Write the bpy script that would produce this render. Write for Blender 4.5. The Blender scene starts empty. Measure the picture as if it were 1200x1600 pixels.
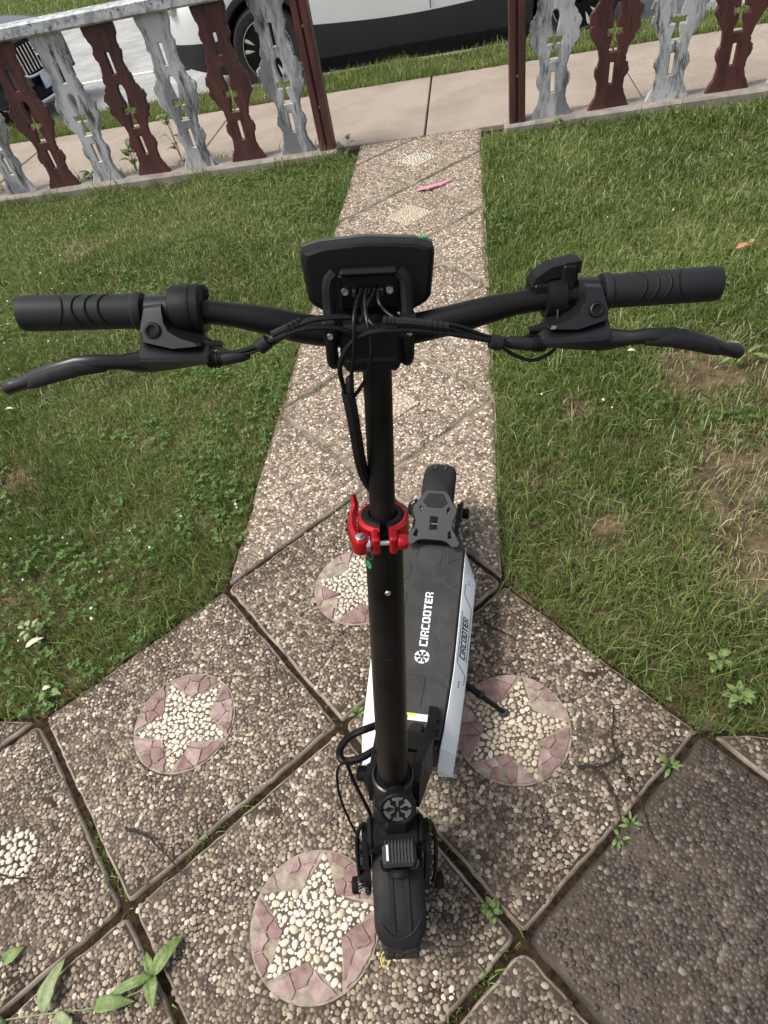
import bpy, bmesh, math, random
import numpy as np
from mathutils import Vector, Matrix

random.seed(7)
rng = np.random.default_rng(7)
scene = bpy.context.scene
col = scene.collection
R_ = math.radians

# ------------------------------------------------------------------ camera, sky, sun, exposure
CAM = np.array([0.41925703, -1.10763043, 1.56395172])
CR = np.array([0.98427542, 0.08447293, -0.1551329])
CU = np.array([0.04060708, 0.74651226, 0.66413139])
CF = np.array([-0.17190973, 0.6599877, -0.73134348])
FPX = 976.7
cam_d = bpy.data.cameras.new('camera')
cam = bpy.data.objects.new('camera', cam_d)
col.objects.link(cam)
mw = Matrix.Identity(4)
for i in range(3):
    mw[i][0] = CR[i]; mw[i][1] = CU[i]; mw[i][2] = -CF[i]; mw[i][3] = CAM[i]
cam.matrix_world = mw
cam_d.sensor_fit = 'HORIZONTAL'
cam_d.sensor_width = 36
cam_d.lens = FPX / 1200 * 36
cam_d.clip_start = 0.02
cam_d.clip_end = 600
scene.camera = cam

SUN_EL, SUN_AZ = 60, -106          # azimuth clockwise from +Y (the street side)
world = bpy.data.worlds.new('World')
scene.world = world
world.use_nodes = True
wn = world.node_tree.nodes
sky = wn.new('ShaderNodeTexSky')
sky.sky_type = 'NISHITA'
sky.sun_disc = False
sky.sun_elevation = R_(SUN_EL)
sky.sun_rotation = R_(SUN_AZ)
sky.air_density = 1.0
sky.dust_density = 4.0
hs = wn.new('ShaderNodeHueSaturation')
hs.inputs['Saturation'].default_value = 0.35
world.node_tree.links.new(sky.outputs[0], hs.inputs['Color'])
world.node_tree.links.new(hs.outputs[0], wn['Background'].inputs[0])
wn['Background'].inputs[1].default_value = 0.10
sun_d = bpy.data.lights.new('sun', 'SUN')
sun_d.energy = 1.5
sun_d.angle = R_(20)
sun_d.color = (1.0, 0.95, 0.87)
sun = bpy.data.objects.new('sun', sun_d)
col.objects.link(sun)
sd = Vector((math.sin(R_(SUN_AZ)) * math.cos(R_(SUN_EL)), math.cos(R_(SUN_AZ)) * math.cos(R_(SUN_EL)), math.sin(R_(SUN_EL))))
sun.rotation_euler = sd.to_track_quat('Z', 'Y').to_euler()
sun.location = sd * 20
scene.render.engine = 'CYCLES'
scene.view_settings.view_transform = 'Standard'
scene.view_settings.look = 'None'
scene.view_settings.gamma = 1
scene.view_settings.use_curve_mapping = False
scene.view_settings.exposure = 0.95


# ------------------------------------------------------------------ helpers
def ray(px, py):
    d = CF + CR * ((px - 600) / FPX) - CU * ((py - 800) / FPX)
    return d / np.linalg.norm(d)


def gnd(px, py, z=0.0):
    d = ray(px, py)
    return CAM + d * ((z - CAM[2]) / d[2])


def project(P):
    d = P - CAM
    w = d @ CF
    return 600 + FPX * (d @ CR) / w, 800 - FPX * (d @ CU) / w, w


def link(name, me, parent=None, m=None):
    o = bpy.data.objects.new(name, me)
    col.objects.link(o)
    if m is not None:
        me.materials.clear()
        me.materials.append(m)
    if parent is not None:
        o.parent = parent
    return o


def tag(o, label=None, cat=None, group=None, kind=None):
    if label: o['label'] = label
    if cat: o['category'] = cat
    if group: o['group'] = group
    if kind: o['kind'] = kind
    return o


def empty(name, loc=(0, 0, 0), rot=(0, 0, 0)):
    o = bpy.data.objects.new(name, None)
    col.objects.link(o)
    o.location = loc
    o.rotation_euler = rot
    o.empty_display_size = 0.05
    return o


class MB:
    """collects shapes, builds ONE mesh object"""
    def __init__(s):
        s.v = []; s.f = []; s.n = 0

    def add(s, verts, faces):
        k = s.n
        s.v.extend([tuple(map(float, p)) for p in verts])
        s.f.extend([tuple(i + k for i in f) for f in faces])
        s.n = len(s.v)
        return s

    def cbox(s, c, size, ch=0.003, rot=None):
        """box with chamfered edges"""
        hx, hy, hz = [q / 2 for q in size]
        ch = min(ch, hx * .9, hy * .9, hz * .9)
        vs = []; idx = {}
        for sx in (-1, 1):
            for sy in (-1, 1):
                for sz in (-1, 1):
                    for a in range(3):
                        p = [sx * hx, sy * hy, sz * hz]
                        for b in range(3):
                            if b != a: p[b] -= (sx, sy, sz)[b] * ch
                        idx[(sx, sy, sz, a)] = len(vs); vs.append(p)
        fs = []
        for a in range(3):
            b, c2 = [(1, 2), (2, 0), (0, 1)][a]
            for sg in (-1, 1):
                q = []
                for u, w in ((-1, -1), (1, -1), (1, 1), (-1, 1)):
                    k = [0, 0, 0]; k[a] = sg; k[b] = u; k[c2] = w
                    q.append(idx[(k[0], k[1], k[2], a)])
                fs.append(q if sg > 0 else q[::-1])
            for u in (-1, 1):
                for w in (-1, 1):
                    k0 = [0, 0, 0]; k1 = [0, 0, 0]
                    k0[b] = u; k0[c2] = w; k0[a] = -1
                    k1[b] = u; k1[c2] = w; k1[a] = 1
                    q = [idx[tuple(k0) + (b,)], idx[tuple(k1) + (b,)], idx[tuple(k1) + (c2,)], idx[tuple(k0) + (c2,)]]
                    fs.append(q if u * w < 0 else q[::-1])
        for sx in (-1, 1):
            for sy in (-1, 1):
                for sz in (-1, 1):
                    q = [idx[(sx, sy, sz, a)] for a in range(3)]
                    fs.append(q if sx * sy * sz > 0 else q[::-1])
        M = rot if rot is not None else Matrix.Identity(3)
        vs = [Vector(c) + M @ Vector(p) for p in vs]
        return s.add(vs, fs)

    def tube(s, pts, r, n=10, caps=True, flat=1.0, up=None):
        pts = [Vector(p) for p in pts]
        m = len(pts)
        rs = [r] * m if not hasattr(r, '__len__') else list(r)
        vs = []; fs = []
        T = [(pts[min(i + 1, m - 1)] - pts[max(i - 1, 0)]).normalized() for i in range(m)]
        u = Vector(up) if up is not None else (Vector((0, 0, 1)) if abs(T[0].z) < .9 else Vector((1, 0, 0)))
        for i in range(m):
            u = (u - T[i] * u.dot(T[i])).normalized()
            w = T[i].cross(u)
            for k in range(n):
                a = 2 * math.pi * k / n
                vs.append(pts[i] + (u * math.cos(a) * flat + w * math.sin(a)) * rs[i])
        for i in range(m - 1):
            for k in range(n):
                k2 = (k + 1) % n
                fs.append((i * n + k, i * n + k2, (i + 1) * n + k2, (i + 1) * n + k))
        if caps:
            fs.append(tuple(range(n))[::-1]); fs.append(tuple((m - 1) * n + k for k in range(n)))
        return s.add(vs, fs)

    def lathe(s, prof, org, axis, n=24, closed=False):
        """prof: (radius, height along axis)"""
        a = Vector(axis).normalized()
        u = a.orthogonal().normalized(); w = a.cross(u)
        org = Vector(org); vs = []; fs = []; m = len(prof)
        for r, h in prof:
            for k in range(n):
                t = 2 * math.pi * k / n
                vs.append(org + a * h + (u * math.cos(t) + w * math.sin(t)) * r)
        for i in range(m if closed else m - 1):
            j = (i + 1) % m
            for k in range(n):
                k2 = (k + 1) % n
                fs.append((i * n + k, i * n + k2, j * n + k2, j * n + k))
        if not closed:
            if prof[0][0] > 1e-6: fs.append(tuple(range(n))[::-1])
            if prof[-1][0] > 1e-6: fs.append(tuple((m - 1) * n + k for k in range(n)))
        return s.add(vs, fs)

    def loft(s, rings, caps=True, closed=True):
        n = len(rings[0]); vs = [p for r in rings for p in r]; fs = []
        for i in range(len(rings) - 1):
            for k in range(n if closed else n - 1):
                k2 = (k + 1) % n
                fs.append((i * n + k, i * n + k2, (i + 1) * n + k2, (i + 1) * n + k))
        if caps:
            fs.append(tuple(range(n))[::-1]); fs.append(tuple((len(rings) - 1) * n + k for k in range(n)))
        return s.add(vs, fs)

    def prism(s, poly, f0, f1):
        """poly of 2-D points, f0/f1 map (u,v) to the two faces"""
        n = len(poly)
        vs = [f0(u, v) for u, v in poly] + [f1(u, v) for u, v in poly]
        fs = [tuple(range(n))[::-1], tuple(range(n, 2 * n))]
        for k in range(n):
            k2 = (k + 1) % n
            fs.append((k, k2, n + k2, n + k))
        return s.add(vs, fs)

    def build(s, name, m, parent=None, xf=None, smooth=35, recalc=True):
        v = s.v if xf is None else [tuple(xf(p)) for p in s.v]
        me = bpy.data.meshes.new(name)
        me.from_pydata(v, [], s.f)
        if recalc:
            bm = bmesh.new(); bm.from_mesh(me)
            bmesh.ops.recalc_face_normals(bm, faces=bm.faces)
            bm.to_mesh(me); bm.free()
        me.update()
        if smooth:
            me.polygons.foreach_set('use_smooth', [True] * len(me.polygons))
            me.set_sharp_from_angle(angle=R_(smooth))
        return link(name, me, parent, m)


def catmull(pts, k=6):
    P = [Vector(p) for p in pts]
    P = [P[0] * 2 - P[1]] + P + [P[-1] * 2 - P[-2]]
    out = []
    for i in range(1, len(P) - 2):
        for j in range(k):
            t = j / k
            a, b, c, d = P[i - 1:i + 3]
            out.append(0.5 * ((2 * b) + (c - a) * t + (2 * a - 5 * b + 4 * c - d) * t * t + (3 * b - a - 3 * c + d) * t ** 3))
    out.append(P[-2])
    return out


def curve_mesh(loops, extrude, bevel, res=2):
    """flat 2-D outline with holes, given thickness; returns mesh in XY, thickness along Z"""
    cu = bpy.data.curves.new('outline', 'CURVE')
    cu.dimensions = '2D'; cu.fill_mode = 'BOTH'
    cu.extrude = extrude; cu.bevel_depth = bevel; cu.bevel_resolution = 0
    for lp in loops:
        sp = cu.splines.new('POLY')
        sp.points.add(len(lp) - 1)
        for p, (x, y) in zip(sp.points, lp): p.co = (x, y, 0, 1)
        sp.use_cyclic_u = True
    o = bpy.data.objects.new('outline', cu)
    col.objects.link(o)
    dg = bpy.context.evaluated_depsgraph_get()
    dg.update()
    me = bpy.data.meshes.new_from_object(o.evaluated_get(dg))
    bpy.data.objects.remove(o); bpy.data.curves.remove(cu)
    return me


def np_mesh(name, V, faces_flat, loop_tot, attrs=None, m=None, parent=None, smooth=False):
    """fast mesh from numpy arrays; loop_tot = verts per face (int)"""
    me = bpy.data.meshes.new(name)
    nf = len(faces_flat) // loop_tot
    me.vertices.add(len(V)); me.loops.add(len(faces_flat)); me.polygons.add(nf)
    me.vertices.foreach_set('co', np.ascontiguousarray(V, np.float32).ravel())
    me.loops.foreach_set('vertex_index', np.ascontiguousarray(faces_flat, np.int32))
    me.polygons.foreach_set('loop_start', np.arange(0, nf * loop_tot, loop_tot, dtype=np.int32))
    if smooth: me.polygons.foreach_set('use_smooth', np.ones(nf, bool))
    me.update(calc_edges=True)
    for k, a in (attrs or {}).items():
        at = me.attributes.new(k, 'FLOAT', 'POINT')
        at.data.foreach_set('value', np.ascontiguousarray(a, np.float32))
    return link(name, me, parent, m)


def vnoise(x, y, seed=0):
    """smooth 2-D value noise in 0..1"""
    g = np.random.default_rng(seed).random((256, 256))
    xi = np.floor(x).astype(int); yi = np.floor(y).astype(int)
    fx = x - xi; fy = y - yi
    fx = fx * fx * (3 - 2 * fx); fy = fy * fy * (3 - 2 * fy)
    h = lambda a, b: g[a % 256, b % 256]
    return (h(xi, yi) * (1 - fx) + h(xi + 1, yi) * fx) * (1 - fy) + (h(xi, yi + 1) * (1 - fx) + h(xi + 1, yi + 1) * fx) * fy


# ------------------------------------------------------------------ materials
def mat(name, c1, c2=None, rough=.5, metal=0., scale=20., bump=0., bscale=None, coat=0., detail=4., spec=.5, contrast=(.35, .65), dist=.002, rough2=None, stain=None):
    m = bpy.data.materials.new(name)
    m.use_nodes = True
    nt = m.node_tree; N = nt.nodes; L = nt.links
    b = N['Principled BSDF']
    b.inputs['Roughness'].default_value = rough
    b.inputs['Metallic'].default_value = metal
    b.inputs['Coat Weight'].default_value = coat
    b.inputs['Coat Roughness'].default_value = .08
    b.inputs['Specular IOR Level'].default_value = spec
    b.inputs['Base Color'].default_value = (*c1, 1)
    if c2 is not None or bump or rough2 is not None:
        g = N.new('ShaderNodeNewGeometry') if False else N.new('ShaderNodeTexCoord')
        n = N.new('ShaderNodeTexNoise')
        n.inputs['Scale'].default_value = scale
        n.inputs['Detail'].default_value = detail
        n.inputs['Roughness'].default_value = .6
        L.new(g.outputs['Object'], n.inputs['Vector'])
        mr = N.new('ShaderNodeMapRange')
        mr.inputs[1].default_value = contrast[0]; mr.inputs[2].default_value = contrast[1]
        L.new(n.outputs[0], mr.inputs[0])
        if c2 is not None:
            mx = N.new('ShaderNodeMix'); mx.data_type = 'RGBA'
            mx.inputs[6].default_value = (*c1, 1); mx.inputs[7].default_value = (*c2, 1)
            L.new(mr.outputs[0], mx.inputs[0]); co = mx.outputs[2]
            if stain:
                sn = N.new('ShaderNodeTexNoise'); sn.inputs['Scale'].default_value = stain[0]; sn.inputs['Detail'].default_value = 8; sn.inputs['Roughness'].default_value = .65
                L.new(g.outputs['Object'], sn.inputs['Vector'])
                sr = N.new('ShaderNodeMapRange'); sr.inputs[1].default_value = .42; sr.inputs[2].default_value = .68; sr.inputs[4].default_value = stain[2]
                L.new(sn.outputs[0], sr.inputs[0])
                sx = N.new('ShaderNodeMix'); sx.data_type = 'RGBA'; sx.inputs[7].default_value = (*stain[1], 1)
                L.new(sr.outputs[0], sx.inputs[0]); L.new(co, sx.inputs[6]); co = sx.outputs[2]
            L.new(co, b.inputs['Base Color'])
        if rough2 is not None:
            m2 = N.new('ShaderNodeMapRange')
            m2.inputs[3].default_value = rough; m2.inputs[4].default_value = rough2
            L.new(mr.outputs[0], m2.inputs[0]); L.new(m2.outputs[0], b.inputs['Roughness'])
        if bump:
            nb = N.new('ShaderNodeTexNoise'); nb.inputs['Scale'].default_value = bscale or scale * 3
            nb.inputs['Detail'].default_value = 6
            L.new(g.outputs['Object'], nb.inputs['Vector'])
            bp = N.new('ShaderNodeBump'); bp.inputs['Strength'].default_value = bump; bp.inputs['Distance'].default_value = dist
            L.new(nb.outputs[0], bp.inputs['Height']); L.new(bp.outputs[0], b.inputs['Normal'])
    return m


def ramp_mat(name, stops, attr='tone', rough=.8, bump=0., bscale=300., translucent=0., spec=.3, dist=.001, hue_noise=None):
    """colour from a per-piece attribute through a ramp"""
    m = bpy.data.materials.new(name); m.use_nodes = True
    nt = m.node_tree; N = nt.nodes; L = nt.links
    b = N['Principled BSDF']; b.inputs['Roughness'].default_value = rough
    b.inputs['Specular IOR Level'].default_value = spec
    a = N.new('ShaderNodeAttribute'); a.attribute_name = attr
    r = N.new('ShaderNodeValToRGB')
    e = r.color_ramp.elements
    while len(e) < len(stops): e.new(.5)
    for q, (p, c) in zip(e, stops): q.position = p; q.color = (*c, 1)
    L.new(a.outputs['Fac'], r.inputs[0])
    out = r.outputs[0]
    if hue_noise:
        sc, c2, amt = hue_noise
        tc = N.new('ShaderNodeTexCoord'); nz = N.new('ShaderNodeTexNoise'); nz.inputs['Scale'].default_value = sc; nz.inputs['Detail'].default_value = 5
        L.new(tc.outputs['Object'], nz.inputs['Vector'])
        mr = N.new('ShaderNodeMapRange'); mr.inputs[1].default_value = .42; mr.inputs[2].default_value = .7; mr.inputs[4].default_value = amt
        L.new(nz.outputs[0], mr.inputs[0])
        mx = N.new('ShaderNodeMix'); mx.data_type = 'RGBA'; mx.blend_type = 'MULTIPLY'
        mx.inputs[7].default_value = (*c2, 1)
        L.new(mr.outputs[0], mx.inputs[0]); L.new(out, mx.inputs[6]); out = mx.outputs[2]
    L.new(out, b.inputs['Base Color'])
    if bump:
        tc = N.new('ShaderNodeTexCoord'); nb = N.new('ShaderNodeTexNoise'); nb.inputs['Scale'].default_value = bscale
        L.new(tc.outputs['Object'], nb.inputs['Vector'])
        bp = N.new('ShaderNodeBump'); bp.inputs['Strength'].default_value = bump; bp.inputs['Distance'].default_value = dist
        L.new(nb.outputs[0], bp.inputs['Height']); L.new(bp.outputs[0], b.inputs['Normal'])
    if translucent:
        t = N.new('ShaderNodeBsdfTranslucent'); L.new(out, t.inputs[0])
        ms = N.new('ShaderNodeMixShader'); ms.inputs[0].default_value = translucent
        L.new(b.outputs[0], ms.inputs[1]); L.new(t.outputs[0], ms.inputs[2])
        L.new(ms.outputs[0], N['Material Output'].inputs[0])
    return m


def weathered(name, base, worn, dark, scale=9., rough=.55, stretch=.25):
    """flaking paint: patches of a second tone and dark streaks, stretched upright"""
    m = bpy.data.materials.new(name); m.use_nodes = True
    nt = m.node_tree; N = nt.nodes; L = nt.links
    b = N['Principled BSDF']; b.inputs['Roughness'].default_value = rough
    tc = N.new('ShaderNodeTexCoord'); oi = N.new('ShaderNodeObjectInfo')
    va = N.new('ShaderNodeVectorMath'); va.operation = 'ADD'
    vs = N.new('ShaderNodeVectorMath'); vs.operation = 'SCALE'; vs.inputs[3].default_value = 40.
    cb = N.new('ShaderNodeCombineXYZ')
    L.new(oi.outputs['Random'], cb.inputs[0]); L.new(oi.outputs['Random'], cb.inputs[2])
    L.new(cb.outputs[0], vs.inputs[0]); L.new(tc.outputs['Object'], va.inputs[0]); L.new(vs.outputs[0], va.inputs[1])
    mp = N.new('ShaderNodeMapping'); mp.inputs['Scale'].default_value = (1, 1, stretch)
    L.new(va.outputs[0], mp.inputs[0])

    def nz(sc, lo, hi, vec):
        n = N.new('ShaderNodeTexNoise'); n.inputs['Scale'].default_value = sc; n.inputs['Detail'].default_value = 8; n.inputs['Roughness'].default_value = .7
        L.new(vec, n.inputs['Vector'])
        r = N.new('ShaderNodeMapRange'); r.inputs[1].default_value = lo; r.inputs[2].default_value = hi
        L.new(n.outputs[0], r.inputs[0]); return r.outputs[0]
    m1 = N.new('ShaderNodeMix'); m1.data_type = 'RGBA'; m1.inputs[6].default_value = (*base, 1); m1.inputs[7].default_value = (*worn, 1)
    L.new(nz(scale, .45, .56, mp.outputs[0]), m1.inputs[0])
    m2 = N.new('ShaderNodeMix'); m2.data_type = 'RGBA'; m2.inputs[7].default_value = (*dark, 1)
    L.new(nz(scale * 2.6, .54, .64, mp.outputs[0]), m2.inputs[0]); L.new(m1.outputs[2], m2.inputs[6])
    L.new(m2.outputs[2], b.inputs['Base Color'])
    n = N.new('ShaderNodeTexNoise'); n.inputs['Scale'].default_value = 60; n.inputs['Detail'].default_value = 6
    L.new(va.outputs[0], n.inputs['Vector'])
    bp = N.new('ShaderNodeBump'); bp.inputs['Strength'].default_value = .5; bp.inputs['Distance'].default_value = .004
    L.new(n.outputs[0], bp.inputs['Height']); L.new(bp.outputs[0], b.inputs['Normal'])
    return m


MT = {}
MT['soil'] = mat('soil', (.055, .036, .022), (.16, .115, .075), .95, scale=14, bump=.9, bscale=120, spec=.1, dist=.006)
MT['verge_soil'] = mat('verge_soil', (.05, .05, .02), (.10, .085, .05), .95, scale=8, bump=.8, bscale=60, spec=.1)
MT['ground'] = mat('ground', (.07, .075, .035), (.1, .09, .05), .95, scale=.6, spec=.1)
MT['crevice'] = mat('crevice', (.040, .030, .022), (.10, .077, .057), .95, scale=9, bump=.8, bscale=260, spec=.1, dist=.002)
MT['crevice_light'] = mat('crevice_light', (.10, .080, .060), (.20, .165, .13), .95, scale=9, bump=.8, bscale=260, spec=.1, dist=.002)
MT['joint_soil'] = mat('joint_soil', (.016, .011, .007), (.06, .038, .022), .95, scale=60, bump=1., bscale=300, spec=.1, dist=.006)
MT['joint_sand'] = mat('joint_sand', (.15, .12, .085), (.34, .28, .21), .95, scale=16, bump=.9, bscale=200, spec=.1, dist=.004)
MT['star_crevice'] = mat('star_crevice', (.075, .058, .042), (.17, .135, .10), .95, scale=20, bump=.8, bscale=260, spec=.1, dist=.002)
MT['mortar'] = mat('mortar', (.16, .135, .105), (.36, .315, .26), .95, scale=11, bump=.7, bscale=260, spec=.15, dist=.002)
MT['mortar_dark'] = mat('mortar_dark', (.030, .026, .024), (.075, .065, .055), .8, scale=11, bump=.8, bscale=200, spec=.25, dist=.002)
PEB = [(0, (.055, .042, .034)), (.22, (.13, .098, .075)), (.48, (.225, .178, .132)), (.70, (.33, .266, .198)), (.86, (.475, .405, .315)), (1, (.655, .59, .48))]
MT['aggregate'] = ramp_mat('aggregate', PEB, rough=.6, bump=.3, bscale=350, spec=.4, hue_noise=(3.2, (.48, .44, .38), .75))
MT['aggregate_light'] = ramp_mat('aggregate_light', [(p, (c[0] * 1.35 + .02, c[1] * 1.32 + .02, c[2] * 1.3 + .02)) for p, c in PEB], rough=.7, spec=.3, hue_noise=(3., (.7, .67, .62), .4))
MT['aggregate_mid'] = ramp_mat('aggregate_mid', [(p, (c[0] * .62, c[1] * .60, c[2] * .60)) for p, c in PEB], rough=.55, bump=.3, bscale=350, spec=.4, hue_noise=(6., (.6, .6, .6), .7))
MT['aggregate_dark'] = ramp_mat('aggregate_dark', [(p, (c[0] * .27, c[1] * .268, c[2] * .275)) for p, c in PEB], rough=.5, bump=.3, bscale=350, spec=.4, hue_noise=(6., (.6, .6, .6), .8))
MT['white_pebble'] = mat('white_pebble', (.50, .44, .35), (.72, .66, .56), .5, scale=30, bump=.15, bscale=300)
MT['cream_pebble'] = mat('cream_pebble', (.43, .355, .255), (.60, .51, .39), .5, scale=30, bump=.15, bscale=300)
MT['tan_pebble'] = mat('tan_pebble', (.35, .27, .18), (.52, .41, .29), .5, scale=30, bump=.15, bscale=300)
MT['red_stone'] = mat('red_stone', (.165, .090, .088), (.28, .175, .168), .75, stain=(35, (.34, .28, .23), .5), scale=40, bump=.35, bscale=200, spec=.25)
MT['red_stone_pale'] = mat('red_stone_pale', (.25, .165, .155), (.40, .30, .275), .8, scale=40, bump=.35, bscale=200, spec=.25)
MT['grout'] = mat('grout', (.20, .165, .125), (.40, .34, .27), .95, scale=40, bump=.7, bscale=300, spec=.15)
MT['concrete'] = mat('concrete', (.25, .205, .165), (.44, .375, .315), .9, stain=(1.7, (.20, .165, .13), .6), scale=130, bump=.5, bscale=220, spec=.2, detail=10)
MT['kerb_concrete'] = mat('kerb_concrete', (.20, .175, .15), (.36, .32, .28), .9, scale=9, bump=.6, bscale=120, spec=.2, detail=8)
MT['asphalt'] = mat('asphalt', (.31, .31, .305), (.43, .43, .42), .9, stain=(1.2, (.2, .2, .2), .5), scale=3, bump=.7, bscale=150, spec=.25, detail=10)
MT['road_paint'] = mat('road_paint', (.62, .62, .6), (.75, .75, .73), .7, scale=20)
MT['red_paint'] = weathered('red_paint', (.098, .030, .027), (.058, .019, .017), (.03, .013, .011), 9, .55)
MT['silver_paint'] = weathered('silver_paint', (.50, .51, .52), (.20, .207, .215), (.05, .05, .053), 7, .4)
MT['rail_paint'] = weathered('rail_paint', (.50, .52, .53), (.27, .285, .30), (.05, .052, .056), 14, .5, 1.)

MT['black_metal'] = mat('black_metal', (.006, .006, .0063), None, .36, scale=30, rough2=.48, spec=.2)
MT['black_stem'] = mat('black_stem', (.0045, .0042, .004), (.012, .011, .0105), .3, scale=12, rough2=.42, spec=.18)
MT['black_gloss'] = mat('black_gloss', (.007, .007, .0075), None, .2, scale=30, rough2=.3, spec=.5)
MT['black_plastic'] = mat('black_plastic', (.0075, .0075, .008), None, .45, scale=25, bump=.08, bscale=700, rough2=.55, spec=.16)
MT['grey_plastic'] = mat('grey_plastic', (.024, .024, .026), (.032, .032, .034), .5, scale=18, bump=.1, bscale=600)
MT['rubber'] = mat('rubber', (.011, .0115, .0125), (.016, .0165, .018), .62, stain=(25, (.06, .055, .048), .22), spec=.2, scale=15, bump=.12, bscale=500)
MT['grip_rubber'] = mat('grip_rubber', (.014, .015, .0165), (.018, .019, .021), .55, spec=.22, scale=20, bump=.15, bscale=900)
MT['deck_rubber'] = mat('deck_rubber', (.018, .018, .019), (.034, .0335, .033), .72, stain=(14, (.085, .078, .068), .35), scale=9, bump=.12, bscale=800)
MT['tyre'] = mat('tyre', (.012, .012, .012), (.03, .028, .026), .8, scale=30, bump=.2, bscale=300)
MT['cable'] = mat('cable', (.005, .005, .0055), None, .36, scale=30, rough2=.45, spec=.25)
MT['bezel'] = mat('bezel', (.045, .045, .047), None, .4, scale=30, rough2=.5)
MT['lever_metal'] = mat('lever_metal', (.035, .035, .037), None, .33, metal=.75, scale=30, rough2=.32, spec=.5)
MT['red_anodised'] = mat('red_anodised', (.42, .012, .020), (.50, .018, .026), .28, metal=.55, scale=30)
MT['white_panel'] = mat('white_panel', (.68, .71, .75), (.73, .76, .79), .35, scale=6)
MT['white_print'] = mat('white_print', (.78, .78, .77), (.7, .7, .7), .5, scale=60)
MT['black_print'] = mat('black_print', (.012, .013, .02), None, .5)
MT['steel'] = mat('steel', (.55, .55, .56), None, .25, metal=1., scale=40, rough2=.4)
MT['green_sticker'] = mat('green_sticker', (.02, .22, .06), (.05, .3, .1), .4, scale=400)
MT['green_dim'] = mat('green_dim', (.012, .07, .028), (.02, .1, .04), .4, scale=400)
MT['yellow_print'] = mat('yellow_print', (.75, .68, .05), None, .5)
MT['lens_red'] = mat('lens_red', (.25, .01, .01), None, .15, coat=.6)

MT['car_white'] = mat('car_white', (.74, .76, .77), None, .25, coat=.8)
MT['car_navy'] = mat('car_navy', (.005, .009, .020), None, .3, coat=.4, spec=.3)
MT['cladding'] = mat('cladding', (.012, .013, .015), None, .55, scale=40, bump=.1, bscale=900, rough2=.6)
MT['car_glass'] = mat('car_glass', (.012, .015, .017), None, .05, coat=.5)
MT['dark'] = mat('dark', (.006, .006, .006), None, .8, spec=.2)
MT['chrome'] = mat('chrome', (.75, .75, .76), None, .12, metal=1.)
MT['alloy'] = mat('alloy', (.62, .61, .57), None, .35, metal=.15, scale=20, rough2=.35)
MT['lamp_glass'] = mat('lamp_glass', (.55, .57, .58), None, .08, coat=1., metal=.3)
MT['plate_blue'] = mat('plate_blue', (.30, .38, .62), (.70, .72, .76), .4, scale=9)
MT['leaf'] = ramp_mat('leaf', [(0, (.05, .13, .02)), (.5, (.12, .25, .045)), (1, (.24, .36, .09))], rough=.45, translucent=.25, spec=.4, hue_noise=(60, (.75, .85, .6), .5))
MT['leaf_green'] = mat('leaf_green', (.06, .125, .025), (.15, .23, .06), .55, stain=(110, (.26, .28, .10), .6), scale=60, bump=.3, bscale=200, spec=.5)
MT['leaf_pale'] = mat('leaf_pale', (.15, .22, .08), (.27, .32, .15), .6, stain=(110, (.36, .34, .2), .6), scale=60, bump=.3, bscale=200)
MT['leaf_dry'] = mat('leaf_dry', (.36, .13, .06), (.48, .22, .12), .6, scale=50)
MT['leaf_bleached'] = mat('leaf_bleached', (.48, .42, .30), (.62, .54, .40), .6, scale=50)
MT['twig'] = mat('twig', (.012, .009, .008), (.04, .028, .022), .85, scale=120, bump=.5, bscale=400)
MT['pink'] = mat('pink', (.66, .20, .31), (.74, .28, .40), .45, scale=30)
MT['yellow_rubber'] = mat('yellow_rubber', (.72, .6, .06), None, .45)
GR = [(0, (.042, .082, .013)), (.30, (.108, .170, .034)), (.60, (.205, .270, .072)), (.84, (.325, .365, .14)), (.92, (.41, .38, .21)), (1, (.54, .48, .31))]
MT['grass'] = ramp_mat('grass', GR, rough=.5, translucent=.35, spec=.35)
MT['clover'] = ramp_mat('clover', [(0, (.045, .11, .022)), (.6, (.10, .20, .045)), (1, (.20, .31, .085))], rough=.55, translucent=.3)
MT['flower'] = mat('flower', (.72, .72, .62), (.8, .8, .75), .7, scale=90)

# ------------------------------------------------------------------ the setting
HD = 0.445                                            # half a paver's diagonal, joint included


def sheet(name, x0, x1, y0, y1, z, m, kind='structure', nx=1, ny=1, amp=0.):
    xs = np.linspace(x0, x1, nx + 1); ys = np.linspace(y0, y1, ny + 1)
    X, Y = np.meshgrid(xs, ys)
    Z = z + (amp * (vnoise(X * 2.3 + 9, Y * 2.3 + 4, 3) - .5) if amp else 0 * X)
    V = np.stack([X, Y, Z], -1).reshape(-1, 3)
    i = np.arange(nx * ny); r = i // nx; c = i % nx; k = r * (nx + 1) + c
    F = np.stack([k, k + 1, k + nx + 2, k + nx + 1], 1)
    return tag(np_mesh(name, V, F.ravel(), 4, m=m, smooth=amp > 0), kind=kind)


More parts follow.
